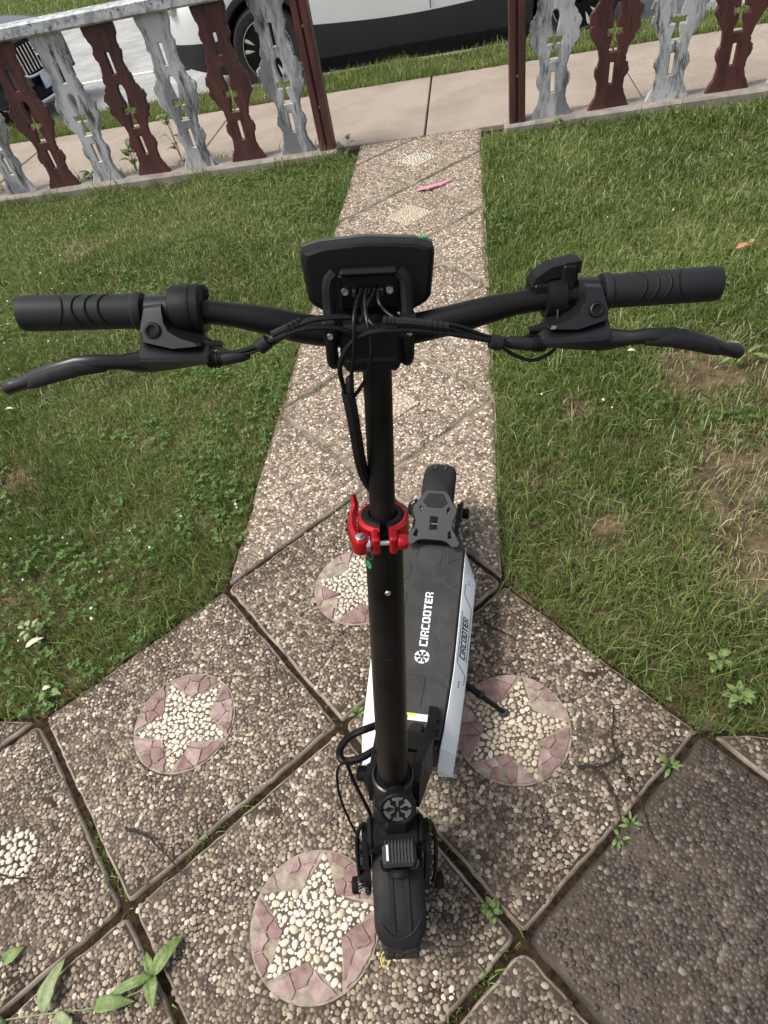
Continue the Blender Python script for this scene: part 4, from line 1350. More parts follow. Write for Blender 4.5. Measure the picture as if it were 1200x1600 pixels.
# badge: a dished disc in front of the column, tilted to the sky
bc = Vector((.004, .012, -.062)); bt = R_(22)
def badge_xf(p):                          # p: (u right, v up the disc, w out of the disc)
    return fr_((bc.x + p[0], bc.y + p[1] * math.cos(bt) + p[2] * math.sin(bt), bc.z + p[1] * math.sin(bt) - p[2] * math.cos(bt)))
bd = MB().lathe([(.030, -.012), (.032, -.008), (.032, .004), (.0305, .006), (.0275, .006), (.0262, .002), (0, .002)], (0, 0, 0), (0, 0, 1), 36).build('badge', MT['black_plastic'], sc, badge_xf)
for T in emblem_polys(.0245):
    MB().prism(T, lambda u, v: (u, v, .0015), lambda u, v: (u, v, .0034)).build('badge_spoke', MT['steel'], bd, badge_xf, smooth=None)
MB().tube([(0, 0, -.012), (0, .006, -.034)], .016, 16).build('badge_mount', MT['black_plastic'], bd, badge_xf)

hl = empty('headlight'); hl.parent = sc
bx = MB().cbox((.004, .014, .306), (.062, .046, .034), .007, Matrix.Rotation(R_(14), 3, 'X')).build('lamp_body', MT['grey_plastic'], hl, st)
for k in range(9):
    MB().cbox((.004 - .024 + k * .006, .013, .3242), (.0028, .038, .005), .001, Matrix.Rotation(R_(14), 3, 'X')).build('lamp_fin', MT['grey_plastic'], hl, st)
MB().lathe([(.020, -.004), (.023, .0), (.023, .008), (.0205, .010), (.019, .006), (0, .005)], (.004, -.012, .292), (0, -.93, -.36), 24).build('lamp_ring', MT['black_plastic'], hl, st)
MB().lathe([(.0188, 0), (.012, .003), (0, .004)], (.004, -.0175, .2896), (0, -.93, -.36), 20).build('lens', MT['car_glass'], hl, st)
for s_ in (-1, 1):
    MB().tube(catmull([(.004 + s_ * .018, -.012, .300), (.004 + s_ * .030, -.012, .308), (.004 + s_ * .034, -.002, .312), (.004 + s_ * .028, .004, .304)], 4), .0028, 6).build('lamp_ear', MT['black_plastic'], hl, st)
MB().cbox((.004 - .0215, .010, .3275), (.004, .026, .0016), .0005, Matrix.Rotation(R_(14), 3, 'X')).build('lamp_print', MT['white_print'], hl, st)

# brake calliper and its hardware, left of the front wheel
cal = empty('brake_caliper'); cal.parent = sc
MB().cbox((-.062, .028, .195), (.024, .032, .040), .006).build('caliper_body', MT['black_gloss'], cal, st)
MB().cbox((-.066, .002, .185), (.022, .022, .030), .005).build('caliper_block', MT['black_plastic'], cal, st)
MB().cbox((-.060, -.010, .155), (.012, .030, .026), .004).build('caliper_arm', MT['black_gloss'], cal, st)
sp_ = [(-.074 + .0035 * math.cos(t * 6.28 * 9), .018 - .04 * t, .205 - .03 * t + .0035 * math.sin(t * 6.28 * 9)) for t in np.linspace(0, 1, 90)]
MB().tube(sp_, .0008, 5).build('spring', MT['steel'], cal, st)
for y_, z_ in ((.036, .208), (.020, .182), (-.004, .176), (.03, .178)):
    bolt(cal, (-.0745, y_, z_), (-1, 0, 0), .0055, .005, 'steel' if y_ == .020 else 'black_gloss', st)
MB().cbox((-.070, .040, .236), (.010, .012, .030), .002).build('cable_stop', MT['black_metal'], cal, st)
MB().cbox((-.0755, .040, .238), (.001, .008, .018), .0002).build('caliper_print', MT['white_print'], cal, st)

# --- stem
prof = [(.0275, .004), (.0270, .05), (.0262, .25), (.0240, .56), (.0236, .583), (.019, .585)]
stem = MB().lathe(prof, (0, 0, 0), (0, 1, 0), 36).build('lower_stem', MT['black_stem'], sc, fr_)
MB().lathe([(.0158, .55), (.0156, .60), (.0152, .812)], (0, 0, 0), (0, 1, 0), 32).build('upper_stem', MT['black_stem'], sc, fr_)
bolt(stem, (.002, .487, -.0235), (0, 0, -1), .0042, .003, 'steel', fr_, 'rivet')
MB().cbox((.0015, .355, -.0252), (.010, .003, .003), .0006).build('stem_slot', MT['dark'], stem, fr_)
MB().cbox((.0008, .545, -.0240), (.0022, .070, .002), .0006).build('stem_split', MT['dark'], stem, fr_)
for s0, rr in ((.548, .0105), (.528, .006)):
    ring = []
    for k in range(16):
        t = 2 * math.pi * k / 16; an = R_(-58) + rr * .9 * math.cos(t) / .024
        ring.append((.0246 * math.sin(an), s0 + rr * math.sin(t), -.0246 * math.cos(an)))
    MB().add([(*ring[i],) for i in range(16)] + [(p[0] * .97, p[1], p[2] * .97) for p in ring], [tuple(range(16))] + [(i, (i + 1) % 16, 16 + (i + 1) % 16, 16 + i) for i in range(16)]).build('sticker', MT['green_dim' if rr > .01 else 'green_sticker'], stem, fr_)

# red quick-release clamp
cl = empty('stem_clamp'); cl.parent = sc
for nm, ri, ro, h0, h1, m in (('clamp_collar', .0245, .0318, .570, .598, 'red_anodised'), ('clamp_bush', .0162, .0262, .575, .6005, 'black_plastic')):
    rings = []
    for i in range(41):
        a = R_(-90 + 11 + 338 * i / 40)
        ca, sa = math.cos(a), math.sin(a)
        q = [(ri, h0), (ro, h0), (ro, h1 - .004), (ro - .003, h1), (ri + .002, h1), (ri, h1 - .002)]
        rings.append([(r * ca, h, r * sa) for r, h in q])
    MB().loft(rings).build(nm, MT[m], cl, fr_, smooth=30)
for s_ in (-1, 1):
    MB().cbox((s_ * .0105, .584, -.036), (.010, .026, .022), .003).build('clamp_lug', MT['red_anodised'], cl, fr_)
MB().tube([(-.030, .584, -.038), (.028, .584, -.038)], .0035, 10).build('clamp_bolt', MT['steel'], cl, fr_)
MB().lathe([(.0085, 0), (.0095, .002), (.0095, .010), (.0075, .013), (.0, .013)], (.015, .584, -.038), (1, 0, 0), 16).build('clamp_nut', MT['red_anodised'], cl, fr_)
MB().lathe([(.006, 0), (.0095, .001), (.0095, .006), (.006, .007)], (-.023, .584, -.038), (1, 0, 0), 16).build('clamp_washer', MT['steel'], cl, fr_)
lv = MB().lathe([(.0095, -.010), (.0105, -.008), (.0105, .008), (.0095, .010)], (-.0285, .584, -.038), (0, 1, 0), 18).build('clamp_lever', MT['red_anodised'], cl, fr_)
P = catmull([(-.030, .578, -.034), (-.0375, .580, -.012), (-.0385, .584, .010), (-.034, .592, .026), (-.036, .606, .034)], 5)
MB().tube(P, [.008 - .0045 * i / len(P) for i in range(len(P))], 8, flat=1.5, up=(0, 1, 0)).build('lever_blade', MT['red_anodised'], lv, fr_)
for i, k in enumerate((6, 9, 12)):
    MB().lathe([(.0026, 0), (.0026, .0006), (0, .0006)], (P[k].x - .0072 + i * .0008, P[k].y + .002, P[k].z), (-1, .25, -.2), 10).build('lever_hole', MT['dark'], lv, fr_)
MB().lathe([(.0065, 0), (.0065, .002), (.004, .0035), (0, .0035)], (-.0285, .594, -.038), (0, 1, 0), 14).build('lever_pin', MT['steel'], lv, fr_)

# --- handlebar
bar = [(-.335, .862), (-.222, .859), (-.180, .857), (-.147, .853), (-.105, .844), (-.070, .834), (-.030, .828), (0, .827), (.030, .828), (.070, .835), (.110, .844), (.147, .851), (.180, .854), (.222, .857), (.335, .860)]
BP = catmull([(x, s, 0) for x, s in bar], 4)
hb = MB().tube(BP, [.0113 + .0034 * max(0, 1 - (abs(p.x) / .135) ** 4) if abs(p.x) < .135 else .0113 for p in BP], 20).build('handlebar', MT['black_metal'], sc, fr_)


def bar_s(x):
    return float(np.interp(x, [b[0] for b in bar], [b[1] for b in bar]))


MB().cbox((-.005, .822, -.006), (.062, .046, .046), .006).build('stem_cap', MT['black_plastic'], sc, fr_)
MB().cbox((-.005, .806, -.012), (.054, .016, .040), .004).build('stem_cap_lip', MT['black_metal'], sc, fr_)
MB().tube([(-.005, .795, 0), (-.005, .812, 0)], .021, 20).build('stem_sleeve', MT['black_plastic'], sc, fr_)

for sg in (-1, 1):
    # grip
    L = [(sg * (.222 + .117 * t)) for t in (0, .02, .06, .08, .5, .93, .98, 1.0)]
    rr = (.0172, .0178, .0178, .0160, .0163, .0166, .0158, .0115)
    gp = MB().tube([(x, bar_s(x) if abs(x) < .33 else bar_s(sg * .33), 0) for x in L], rr, 24).build('grip', MT['grip_rubber'], sc, fr_)
    for j, xg in enumerate((.252, .264, .276, .300)):
        arc = []
        for t in np.linspace(-1.1, 1.1, 11):
            b = t + 2.5     # upper front side
            arc.append((sg * (xg + .008 * (1 - (t / 1.1) ** 2) * (1 if j < 3 else -1)), bar_s(sg * xg) + .0163 * math.sin(b), .0163 * math.cos(b)))
        MB().tube(arc, [.0004 + .0012 * (1 - (k / 5 - 1) ** 2) * (1 if j < 3 else .45) for k in range(11)], 6).build('grip_rib', MT['black_plastic'], gp, fr_)
    # brake lever: band round the bar, body, blade
    bl_ = empty('brake_lever'); bl_.parent = sc
    MB().lathe([(.0112, -.011), (.0152, -.0105), (.0152, .0105), (.0112, .011)], (sg * .207, bar_s(sg * .207), 0), (1, 0, 0), 24, closed=True).build('lever_band', MT['lever_metal'], bl_, fr_)
    poly = [(.2165, .868), (.200, .869), (.1985, .858), (.194, .850), (.183, .844), (.166, .839), (.164, .836), (.190, .835), (.221, .842), (.222, .850)]
    f0 = lambda u, v: (sg * u, v, -.036); f1 = lambda u, v: (sg * u, v, -.0125)
    MB().loft([[(sg * (.199 + (u - .199) * k), .846 + (v - .846) * k, n_ - (.868 - v) * q_) for u, v in poly] for k, n_, q_ in ((.86, -.0205, .62), (.97, -.0180, .60), (1, -.0150, .55), (1, -.0060, .2))]).build('lever_bracket', MT['lever_metal'], bl_, fr_, smooth=20)
    q = MB()
    q.loft([[(sg * x, st_, -.020), (sg * x, st_ - .003, -.029), (sg * x, sm_, -.0455 + e), (sg * x, sm_ - .004, -.0465 + e), (sg * x, sb_ + .002, -.040 + e), (sg * x, sb_, -.022)] for x, st_, sm_, sb_, e in
            ((.157, .834, .8285, .820, .006), (.160, .837, .829, .817, .002), (.190, .8405, .830, .814, 0), (.212, .843, .8305, .812, 0), (.222, .8435, .831, .812, .001), (.2245, .841, .831, .815, .006))])
    q.build('lever_body', MT['lever_metal'], bl_, fr_, smooth=25)
    MB().lathe([(.0072, 0), (.0078, .002), (.0072, .003), (.0055, .0032), (.005, .0015), (0, .0015)], (sg * .2085, .8505, -.0300), (0, .5, -.86), 18).build('pivot_bolt', MT['black_metal'], bl_, fr_)
    MB().lathe([(.0052, .0), (.0058, .001), (.0052, .002)], (sg * .2085, .8515, -.0318), (0, .5, -.86), 18, closed=True).build('pivot_ring', MT['steel'], bl_, fr_)
    # blade
    pts = [(.214, .822, -.034, .0125, .0075), (.226, .823, -.036, .0122, .0075), (.242, .826, -.042, .0080, .0070), (.258, .829, -.047, .0090, .0066), (.280, .8275, -.048, .0108, .0064), (.305, .821, -.045, .0108, .0062), (.328, .813, -.040, .0095, .0060), (.344, .807, -.036, .0075, .0062), (.353, .8045, -.034, .0085, .0075), (.359, .803, -.033, .0090, .0082), (.363, .802, -.0325, .0058, .0055)]
    rings = []
    for (x, s, n_, h, w) in pts:
        rings.append([(sg * x, s + h * .86 * math.cos(t), n_ + w * math.sin(t)) for t in np.linspace(0, 2 * math.pi, 17)[:-1]])
    MB().loft(rings).build('lever_blade', MT['lever_metal'], bl_, fr_, smooth=60)
    rings = []
    for (x, s, n_, h, w), k in zip([(.254, .826, -.0500, .005, .003)] + [(a, b - .0015, c_ - .0030, d_ * .72, e_) for a, b, c_, d_, e_ in pts[4:7]] + [(.340, .8055, -.0395, .003, .002)], range(9)):
        rings.append([(sg * x, s + h * math.cos(t), n_ + w * .85 * math.sin(t)) for t in np.linspace(0, 2 * math.pi, 13)[:-1]])
    MB().loft(rings).build('lever_pad', MT['rubber'], bl_, fr_, smooth=60)
    # barrel adjuster and boot
    MB().tube([(sg * .163, .821, -.034), (sg * .150, .821, -.034)], .0072, 14).build('barrel', MT['black_plastic'], bl_, fr_)
    for k in range(3):
        MB().lathe([(.0072, 0), (.0082, .0006), (.0082, .0016), (.0072, .0022)], (sg * (.161 - .0035 * k), .821, -.034), (-sg, 0, 0), 14, closed=True).build('barrel_ridge', MT['black_plastic'], bl_, fr_)
    MB().tube([(sg * .151, .821, -.034), (sg * .146, .8215, -.034), (sg * .128, .824, -.034), (sg * .122, .825, -.034)], [.0058, .0066, .0060, .0032], 14).build('cable_boot', MT['rubber'], bl_, fr_)
    MB().tube([(sg * .166, .834, -.026), (sg * .148, .832, -.026)], [.0045, .0036], 10).build('switch_plug', MT['black_plastic'], bl_, fr_)

# left control ring
rgl = MB()
rgl.lathe([(.0115, -.0165), (.0215, -.0160), (.0235, -.013), (.0235, .004), (.0228, .0045), (.0228, .0058), (.0235, .0063), (.0235, .0125), (.0215, .0150), (.0115, .0155)], (-.180, bar_s(-.180), .004), (1, 0, 0), 32, closed=True)
rgl = rgl.build('control_ring', MT['black_plastic'], sc, fr_)
MB().cbox((-.169, .868, .018), (.014, .016, .014), .004).build('control_button', MT['rubber'], rgl, fr_)
# right throttle: ring, upright block and slanted paddle
th = MB().lathe([(.0115, -.010), (.0185, -.009), (.0195, 0), (.0185, .009), (.0115, .010)], (.176, bar_s(.176), 0), (1, 0, 0), 24, closed=True).build('throttle', MT['black_plastic'], sc, fr_)
MB().cbox((.1865, .868, .002), (.018, .040, .020), .004).build('throttle_block', MT['black_plastic'], th, fr_)
MB().loft([[(x, s + ds, n_) for n_, ds in ((-.006, 0), (.018, 0), (.018, .011), (-.006, .011))] for x, s in ((.152, .856), (.155, .864), (.168, .873), (.192, .878), (.197, .878))]).build('throttle_paddle', MT['black_plastic'], th, fr_, smooth=None)
MB().cbox((.162, .862, .006), (.020, .018, .028), .004).build('throttle_body', MT['black_metal'], th, fr_)
cable('throttle_wire', [(.176, .850, -.016), (.1755, .842, -.022), (.174, .834, -.026)], .0016, 'cable', th, fr_)

# --- display seen from behind
out = [(-.067, .903), (-.050, .9075), (-.004, .9105), (.042, .9075), (.058, .903), (.060, .897), (.057, .856), (.052, .850), (.036, .841), (-.044, .841), (-.060, .851), (-.065, .857), (-.069, .897)]
ds = MB()
sc2 = lambda k: [(-.0045 + (u + .0045) * k, .876 + (v - .876) * k) for u, v in out]
ds.loft([[(u, v, n_) for u, v in sc2(k)] for n_, k in ((.010, .90), (.0125, .965), (.018, 1.0), (.030, 1.0))])
disp = ds.build('display', MT['black_plastic'], sc, fr_, smooth=25)
ds = MB(); ds.loft([[(u, v, n_) for u, v in sc2(k)] for n_, k in ((.0302, 1.012), (.040, 1.012), (.043, .99))]); ds.build('display_bezel', MT['bezel'], disp, fr_, smooth=25)
MB().cbox((-.0045, .876, .0438), (.098, .050, .002), .0006).build('screen', MT['car_glass'], disp, fr_)
MB().cbox((.0500, .9062, .037), (.010, .0015, .006), .0004).build('display_tag', MT['green_sticker'], disp, fr_)
MB().lathe([(.0058, 0), (.0058, .0005), (0, .0005)], (-.0445, .8865, .0118), (0, 0, -1), 20).build('inspection_sticker', MT['green_dim'], disp, fr_)
MB().cbox((-.0565, .866, .0128), (.006, .010, .0012), .0003).build('label_sticker', MT['white_print'], disp, fr_)
MB().cbox((-.054, .8785, .0122), (.022, .0016, .0022), .0006).build('display_seam', MT['dark'], disp, fr_)
# bracket
br = empty('display_bracket'); br.parent = sc
MB().cbox((-.0045, .866, .0075), (.060, .036, .007), .003).build('bracket_plate', MT['black_metal'], br, fr_)
for sg in (-1, 1):
    c0 = -.0065
    P = [(c0 + sg * .0300, .886, -.001), (c0 + sg * .0365, .878, -.004), (c0 + sg * .0375, .855, -.010), (c0 + sg * .0375, .836, -.020), (c0 + sg * .0375, .812, -.020), (c0 + sg * .0365, .802, -.014)]
    MB().tube(catmull(P, 3), .0062, 8).build('bracket_arm', MT['black_plastic'], br, fr_)
    MB().cbox((c0 + sg * .0375, .842, -.018), (.015, .020, .026), .003).build('bracket_ear', MT['black_plastic'], br, fr_)
    bolt(br, (c0 + sg * .0215, .868, .003), (0, 0, -1), .0042, .003, 'steel', fr_, 'screw')
    bolt(br, (c0 + sg * .0375, .838, -.032), (0, 0, -1), .0034, .003, 'steel', fr_, 'screw')
MB().cbox((-.0045, .8865, .000), (.056, .007, .012), .003).build('bracket_rim', MT['black_plastic'], br, fr_)
for k in range(5):
    MB().cbox((-.019 + .0065 * k, .868, -.0005), (.004, .007, .012), .001).build('plug', MT['rubber'], br, fr_)

# --- cables round the handlebar
F = lambda *a: [fpix(*p) for p in a]
cable('brake_cable', F((340, 553, -.034), (375, 549, -.036), (415, 536, -.040), (470, 515, -.044), (520, 512, -.044), (552, 520, -.042)), .0026, xf=fr_)
cable('signal_wire', F((318, 540, -.026), (345, 545, -.030), (365, 553, -.036), (395, 550, -.038), (430, 533, -.040), (480, 503, -.042), (545, 497, -.040), (560, 506, -.036)), .0019, xf=fr_)
cable('signal_wire', F((408, 548, -.034), (440, 529, -.034), (478, 501, -.036), (520, 494, -.036), (548, 496, -.034)), .0019, xf=fr_)
cable('brake_cable', F((858, 540, -.034), (815, 541, -.036), (775, 534, -.040), (700, 521, -.046), (630, 516, -.048), (575, 521, -.046), (545, 540, -.044), (531, 575, -.042), (540, 615, -.036)), .0026, xf=fr_)
cable('signal_wire', F((868, 544, -.036), (856, 554, -.034), (830, 563, -.034), (800, 553, -.038), (770, 534, -.040), (700, 513, -.044), (640, 507, -.046), (600, 505, -.044)), .0019, xf=fr_)
cable('signal_wire', F((838, 522, -.026), (805, 530, -.032), (770, 528, -.038), (720, 511, -.042), (690, 505, -.042)), .0019, xf=fr_)
cable('cable_connector', F((470, 502, -.037), (425, 523, -.039)), .0036, 'rubber', xf=fr_)
cable('cable_connector', F((598, 501, -.044), (650, 504, -.045), (700, 511, -.044)), .0040, 'rubber', xf=fr_)
for a in ((462, 506), (455, 510), (448, 513), (602, 501), (608, 502), (614, 502), (672, 506), (680, 508), (688, 509)):
    p = fpix(*a, -.041 if a[0] < 500 else -.0447); MB().lathe([(.0034, -.0008), (.0047, -.0006), (.0047, .0006), (.0034, .0008)], p, (1, -.3 if a[0] < 500 else -.12, 0), 12, closed=True).build('connector_rib', MT['rubber'], sc, fr_)
cable('display_wire', F((566, 453, -.006), (558, 470, -.022), (553, 500, -.044), (553, 545, -.048), (548, 600, -.040)), .0020, xf=fr_)
cable('display_wire', F((578, 453, -.006), (566, 480, -.022), (576, 500, -.038), (594, 515, -.044), (640, 528, -.036)), .0017, xf=fr_)
cable('display_wire', F((586, 453, -.006), (575, 474, -.022), (568, 492, -.032), (562, 507, -.036)), .0017, xf=fr_)
cable('display_wire', F((591, 453, -.006), (592, 472, -.020), (602, 486, -.026), (618, 498, -.034)), .0017, xf=fr_)
cable('display_wire', F((572, 453, -.006), (570, 474, -.022), (574, 505, -.040), (580, 545, -.046), (572, 590, -.042), (552, 622, -.036)), .0020, xf=fr_)
cable('cable_connector', F((546, 588, -.040), (547, 612, -.038)), [.0022] + [.0042] * 5 + [.0036], 'rubber', xf=fr_)
for (a, b), n_, rot in (((412, 538), -.039, 35), ((775, 535), -.040, -18)):
    p = fpix(a, b, n_); ax_ = (math.cos(R_(rot)), math.sin(R_(rot)), 0)
    MB().lathe([(.0050, -.006), (.0068, -.0055), (.0072, 0), (.0068, .0055), (.0050, .006)], p, ax_, 14).build('cable_tie', MT['rubber'], sc, fr_)
# braided conduit down the stem
cable('cable_sleeve', F((543, 612, -.036), (549, 640, -.030), (556, 680, -.022), (563, 720, -.012), (572, 748, .004), (590, 775, .024)), .0062, 'cable', xf=fr_, braid=True)

# --- deck
DT = .200
def hwid(y): return float(np.interp(y, [.245, .32, .45, .70, .82], [.068, .078, .086, .090, .090]))
def owid(y): return float(np.interp(y, [.225, .30, .45, .73, .83], [.104, .112, .120, .127, .097]))
ys_ = [.250, .275, .30, .36, .45, .55, .65, .73, .79, .822]
rings = []
for y in ys_:
    w = hwid(y)
    rings.append([(-w, y, DT - .012), (-w + .006, y, DT - .003), (w - .006, y, DT - .003), (w, y, DT - .012), (w - .004, y, .095), (-w + .004, y, .095)])
deck = MB().loft(rings).build('deck', MT['black_metal'], sc, smooth=25)
mrings = []
for y in ys_[1:]:
    w = hwid(y) - .002
    mrings.append([(-w, y, DT - .004), (-w + .002, y, DT), (w - .002, y, DT), (w, y, DT - .004)])
mt = MB().loft(mrings).build('deck_mat', MT['deck_rubber'], deck, smooth=20)
for poly in ([(-.030, .812), (-.026, .750), (.026, .750), (.034, .812)], [(-.086, .812), (-.086, .790), (-.040, .772), (-.036, .800)], [(.086, .812), (.086, .785), (.046, .762), (.042, .795)],
             [(.086, .772), (.086, .700), (.070, .682), (.044, .690), (.036, .735), (.046, .752)], [(.086, .690), (.084, .52), (.056, .505), (.040, .540), (.042, .655), (.056, .672)],
             [(.084, .510), (.080, .41), (.046, .440), (.026, .455), (.036, .495)], [(-.088, .770), (-.086, .700), (-.066, .690), (-.048, .715), (-.050, .748)],
             [(-.030, .425), (-.036, .345), (.020, .345), (.024, .425)], [(.078, .40), (.074, .315), (.048, .315), (.030, .365), (.032, .425)], [(-.086, .680), (-.085, .53), (-.062, .52), (-.050, .55), (-.050, .655)]):
    pc = np.mean(poly, 0)
    MB().loft([[(pc[0] + (u - pc[0]) * k, pc[1] + (v - pc[1]) * k, z) for u, v in poly] for k, z in ((1, DT - .001), (1, DT + .0004), (.93, DT + .0016))]).build('mat_panel', MT['deck_rubber'], mt, smooth=None)

# white side panels
for sg in (-1, 1):
    rings = []
    for y, dz in ((.228, -.05), (.262, -.008), (.30, 0), (.36, 0), (.45, 0), (.55, 0), (.65, 0), (.73, 0), (.79, -.004), (.832, -.010)):
        wi = hwid(max(y, .25)) + .0015; wo = owid(y)
        top = DT - .006 + dz
        rings.append([(sg * wi, y, top), (sg * (wi + .002), y, top + .002), (sg * (wo - .003), y, top - .026), (sg * wo, y, top - .032), (sg * (wo - .004), y, .125 + dz * .3), (sg * (wi + .002), y, .105)])
    pn = MB().loft(rings).build('side_panel', MT['white_panel'], sc, smooth=20)
    pn['label'] = 'glossy white deck side panel'
    if sg > 0: panel_r = pn

# lettering: non-overlapping strokes on a unit cell
GL = {'C': (.72, [(0, .06, .22, .94), (.06, 0, .72, .06), (.22, .06, .72, .18), (.22, .82, .72, .94), (.06, .94, .72, 1)]), 'I': (.22, [(0, 0, .22, 1)]),
      'R': (.76, [(0, 0, .22, 1), (.22, .82, .60, 1), (.60, .50, .76, .93), (.22, .36, .60, .52), (.54, 0, .76, .36)]),
      'O': (.78, [(0, .08, .22, .92), (.08, 0, .70, .08), (.22, .08, .56, .18), (.56, .08, .78, .92), (.08, .92, .70, 1), (.22, .82, .56, .92)]),
      'T': (.70, [(.22, 0, .48, .78), (0, .78, .70, 1)]), 'E': (.68, [(0, 0, .26, 1), (.26, 0, .68, .22), (.26, .40, .60, .60), (.26, .78, .68, 1)])}


def lettering(word, f, hgt, thick, gap=.16, slant=0.):
    """returns list of (x0, rects) and total width, in letter heights"""
    x = 0; res = []
    for ch in word:
        w, rs = GL[ch]; mb = MB()
        for (a, b, c_, d) in rs:
            q = [(a, b), (c_, b), (c_, d), (a, d)]
            q = [((x + u + slant * v) * hgt, v * hgt) for u, v in q]
            mb.prism(q, lambda u, v: f(u, v, 0), lambda u, v: f(u, v, thick))
        res.append(mb); x += w + gap
    return res, (x - gap) * hgt


hgt = .0205
SCX = .160 / (hgt * (sum(GL[c_][0] for c_ in 'CIRCOOTER') + 8 * .14))
let, wd = lettering('CIRCOOTER', None or (lambda u, v, t: (.0185 - v, .503 + u * SCX, DT + .0002 + t)), hgt, .0006, .14)
for mb in let: mb.build('letter', MT['white_print'], mt, smooth=None)
for T in emblem_polys(.0185):
    MB().prism(T, lambda u, v: (.0085 + u, .474 + v, DT + .0002), lambda u, v: (.0085 + u, .474 + v, DT + .0008)).build('emblem_spoke', MT['white_print'], mt, smooth=None)


def panel_pt(y, t, h):
    """point on the sloping face of the right side panel, t from inner edge 0 to outer edge 1"""
    wi = hwid(max(y, .25)) + .0035; wo = owid(y) - .003; top = DT - .004
    x = wi + (wo - wi) * t; z = top + (-.028) * t
    n = Vector((.028, 0, wo - wi)).normalized()
    return (x + n.x * h, y, z + n.z * h)


let, wd = lettering('CIRCOOTER', lambda u, v, t: panel_pt(.488 + u * 1.0, .78 - v / .034, .0003 + t), .0165, .0004, .12, .2)
for mb in let: mb.build('panel_letter', MT['black_print'], panel_r, smooth=None)
for seg in ([(.425, .92), (.450, .92), (.474, .16), (.620, .16)], [(.486, .92), (.640, .92), (.672, .20), (.705, .20)]):
    P = [panel_pt(a, b, .0006) for a, b in seg]
    MB().tube(P, .0007, 5).build('panel_line', MT['black_print'], panel_r, smooth=None)
for y in (.414, .420, .427, .712, .720): MB().cbox(panel_pt(y, .5, .0004), (.004, .003, .0006), .0001, Matrix.Rotation(.7, 3, 'Y')).build('panel_mark', MT['black_print'], panel_r, smooth=None)

# front of the deck: charge port, label, neck
p = lpix(650, 1138, DT + .01)
cp = MB().lathe([(.0155, 0), (.0155, .008), (.0135, .011), (0, .011)], (p.x, p.y, DT), (0, 0, 1), 22).build('charge_cap', MT['rubber'], deck)
MB().cbox((p.x, p.y - .018, DT + .004), (.018, .022, .008), .003).build('cap_hinge', MT['rubber'], cp)
p = lpix(652, 1121, DT)
MB().cbox((p.x + .004, p.y, DT + .0012), (.052, .017, .001), .0003).build('warning_label', MT['white_print'], deck)
MB().cbox((p.x - .014, p.y + .0055, DT + .0020), (.022, .006, .001), .0003).build('label_band', MT['yellow_print'], deck)
nk = empty('neck'); nk.parent = sc
for sg in (-1, 1):
    poly = [(.345, .198), (.345, .214), (.290, .240), (.235, .305), (.150, .405), (.112, .410), (.092, .330), (.120, .270), (.205, .205), (.255, .150), (.285, .198)]
    x0, x1 = (.040, .060)
    MB().prism(poly, lambda u, v: (sg * (x0 - (.008 if u < .2 else 0)), u, v), lambda u, v: (sg * (x1 - (.012 if u < .2 else 0)), u, v)).build('neck_plate', MT['black_metal'], nk, smooth=None)
    for y_, z_ in ((.320, .206), (.298, .208), (.275, .205), (.255, .200)):
        bolt(nk, (sg * .060, y_, z_), (sg, 0, 0), .0052, .006, 'black_gloss')
MB().cbox((0, .155, .300), (.078, .090, .075), .012, Matrix.Rotation(-.9, 3, 'X')).build('neck_block', MT['black_metal'], nk)
MB().cbox((0, .232, .215), (.098, .07, .08), .012, Matrix.Rotation(-.75, 3, 'X')).build('neck_block', MT['black_metal'], nk)
MB().lathe([(.013, 0), (.0145, .004), (.0145, .022), (.011, .026), (0, .026)], (-.052, .135, .345), (-1, 0, 0), 16).build('hinge_knob', MT['black_plastic'], nk)
MB().cbox((-.044, .130, .345), (.03, .05, .05), .008).build('hinge_lug', MT['black_metal'], nk)

# braided loop and thin cables beside the column
Lz = lambda *a: [lpix(*q) for q in a]
cable('cable_sleeve', Lz((592, 1132, .40), (570, 1140, .42), (545, 1152, .42), (531, 1172, .41), (536, 1188, .40), (560, 1186, .39), (592, 1168, .38)), .0068, braid=True)
cable('brake_cable', Lz((536, 1190, .40), (527, 1205, .38), (530, 1240, .33), (545, 1280, .28), (560, 1310, .25), (565, 1335, .235)), .0026)
cable('motor_cable', Lz((542, 1190, .40), (550, 1215, .36), (565, 1245, .32), (580, 1275, .28), (590, 1300, .22)), .0036)

# --- rear end
for sg in (-1, 1):
    poly = [(.80, .185), (.86, .200), (.95, .178), (1.03, .150), (1.036, .122), (1.018, .108), (.98, .112), (.92, .125), (.80, .110)]
    sa = MB().prism(poly, lambda u, v: (sg * .056, u, v), lambda u, v: (sg * .066, u, v)).build('swing_arm', MT['black_metal'], sc, smooth=None)
    for y_, z_ in ((.93, .165), (.965, .158), (.89, .178)): bolt(sa, (sg * .066, y_, z_), (sg, 0, 0), .006, .005)
    MB().cbox((sg * .070, .985, .165), (.010, .075, .012), .003).build('torque_bar', MT['black_gloss'], sa)
MB().cbox((-.064, .955, .195), (.020, .040, .030), .005).build('rear_caliper', MT['black_gloss'], sc)
cable('brake_cable', [(-.075, .81, .16), (-.082, .87, .20), (-.080, .93, .235), (-.072, .97, .215)], .0022)
MB().cbox((0, .842, .165), (.10, .05, .07), .008).build('rear_mount', MT['black_metal'], sc)
MB().cbox((.0, .822, .188), (.02, .012, .010), .003).build('rear_light', MT['lens_red'], sc)
hf = [(.024, .142), (.034, .130), (.044, .112), (.055, .098), (.055, .088), (.046, .062), (.047, .046), (.060, .026), (.068, .012), (.065, .002), (.052, .000), (.038, .012), (.024, .016)]
loop = hf + [(-u, v) for u, v in reversed(hf)]
holes = [[(-.011, .040), (-.011, .076), (.011, .076), (.011, .040)]]
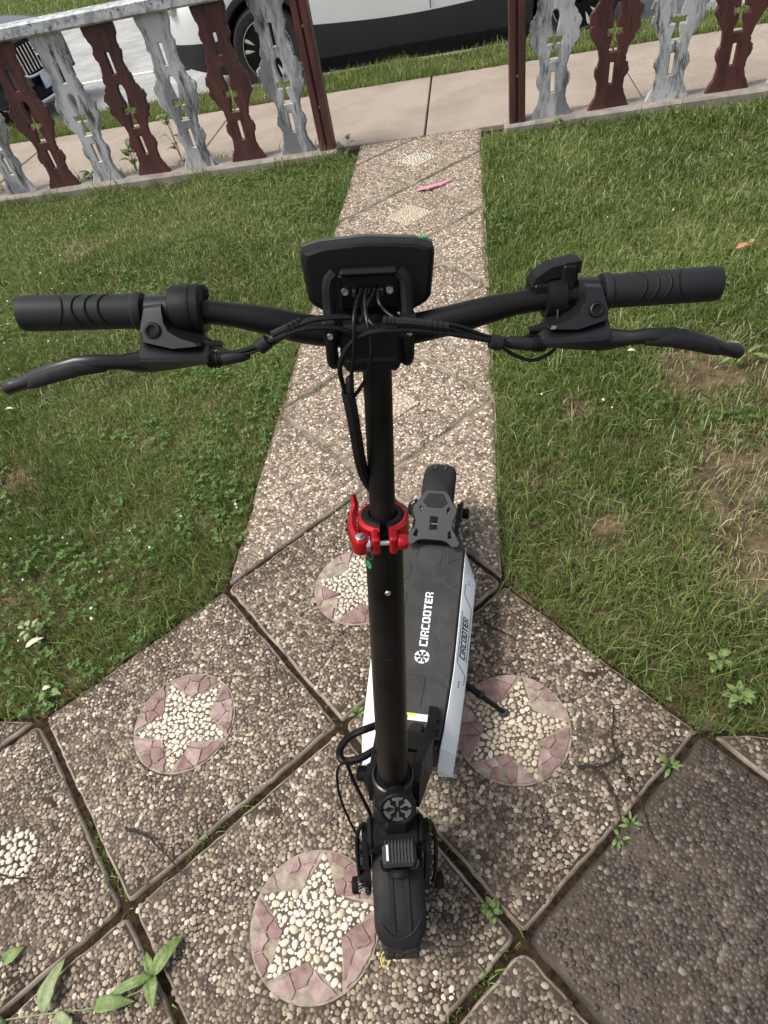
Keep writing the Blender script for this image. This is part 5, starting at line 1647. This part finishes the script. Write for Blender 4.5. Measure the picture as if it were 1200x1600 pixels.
for s_ in (-1, 1):
    h1 = [(s_ * .033, .078), (s_ * .041, .098), (s_ * .035, .104), (s_ * .029, .094)]; h2 = [(s_ * .038, .018), (s_ * .052, .022), (s_ * .044, .044), (s_ * .037, .036)]
    holes += [h1, h2]
me = curve_mesh([loop] + holes, .004, .002)
sl = math.atan2(.075, .125)
me.transform(Matrix.Translation((0, .802, .222)) @ Matrix.Rotation(sl, 4, 'X') @ Matrix.Scale(1.08, 4))
ft = link('footrest', me, sc, MT['grey_plastic'])
pk = MB()
FM = Matrix.Translation((0, .802, .222)) @ Matrix.Rotation(sl, 4, 'X') @ Matrix.Scale(1.08, 4)
for poly in ([(-.020, .136), (.020, .136), (.032, .112), (.018, .098), (-.018, .098), (-.032, .112)], [(-.018, .090), (.018, .090), (.022, .034), (.014, .024), (-.014, .024), (-.022, .034)]):
    if poly[0][1] > .1:
        MB().prism(poly, lambda u, v: FM @ Vector((u, v, .0055)), lambda u, v: FM @ Vector((u * .94, .116 + (v - .116) * .94, .0078))).build('tread_pad', MT['rubber'], ft, smooth=None)
MB().cbox(FM @ Vector((0, .058, -.006)), (.022, .004, .004), .001).build('footrest_pin', MT['steel'], ft)
for s_ in (-1, 1): MB().tube([(s_ * .040, .826, .222), (s_ * .046, .85, .15)], .007, 8).build('footrest_leg', MT['black_metal'], ft)

# kickstand
foot = SM.transposed() @ Vector(gnd(788, 1114, .004) - SO); knee = SM.transposed() @ Vector(gnd(742, 1068, .11) - SO)
hip = Vector((.088, .475, .118))
kd = (foot - hip)
ks = MB().tube([hip, hip + kd * .52], .0085, 10).build('kickstand', MT['black_metal'], sc)
MB().tube([hip + kd * .48, hip + kd * .54], .0105, 10).build('kickstand_sleeve', MT['black_gloss'], ks)
MB().tube([hip + kd * .52, foot], .0062, 10).build('kickstand_rod', MT['black_metal'], ks)
MB().lathe([(.010, 0), (.0125, .002), (.012, .006), (.007, .010)], foot + Vector((0, 0, -.004)), (-math.sin(LEAN), 0, math.cos(LEAN)), 14).build('kickstand_foot', MT['grey_plastic'], ks)
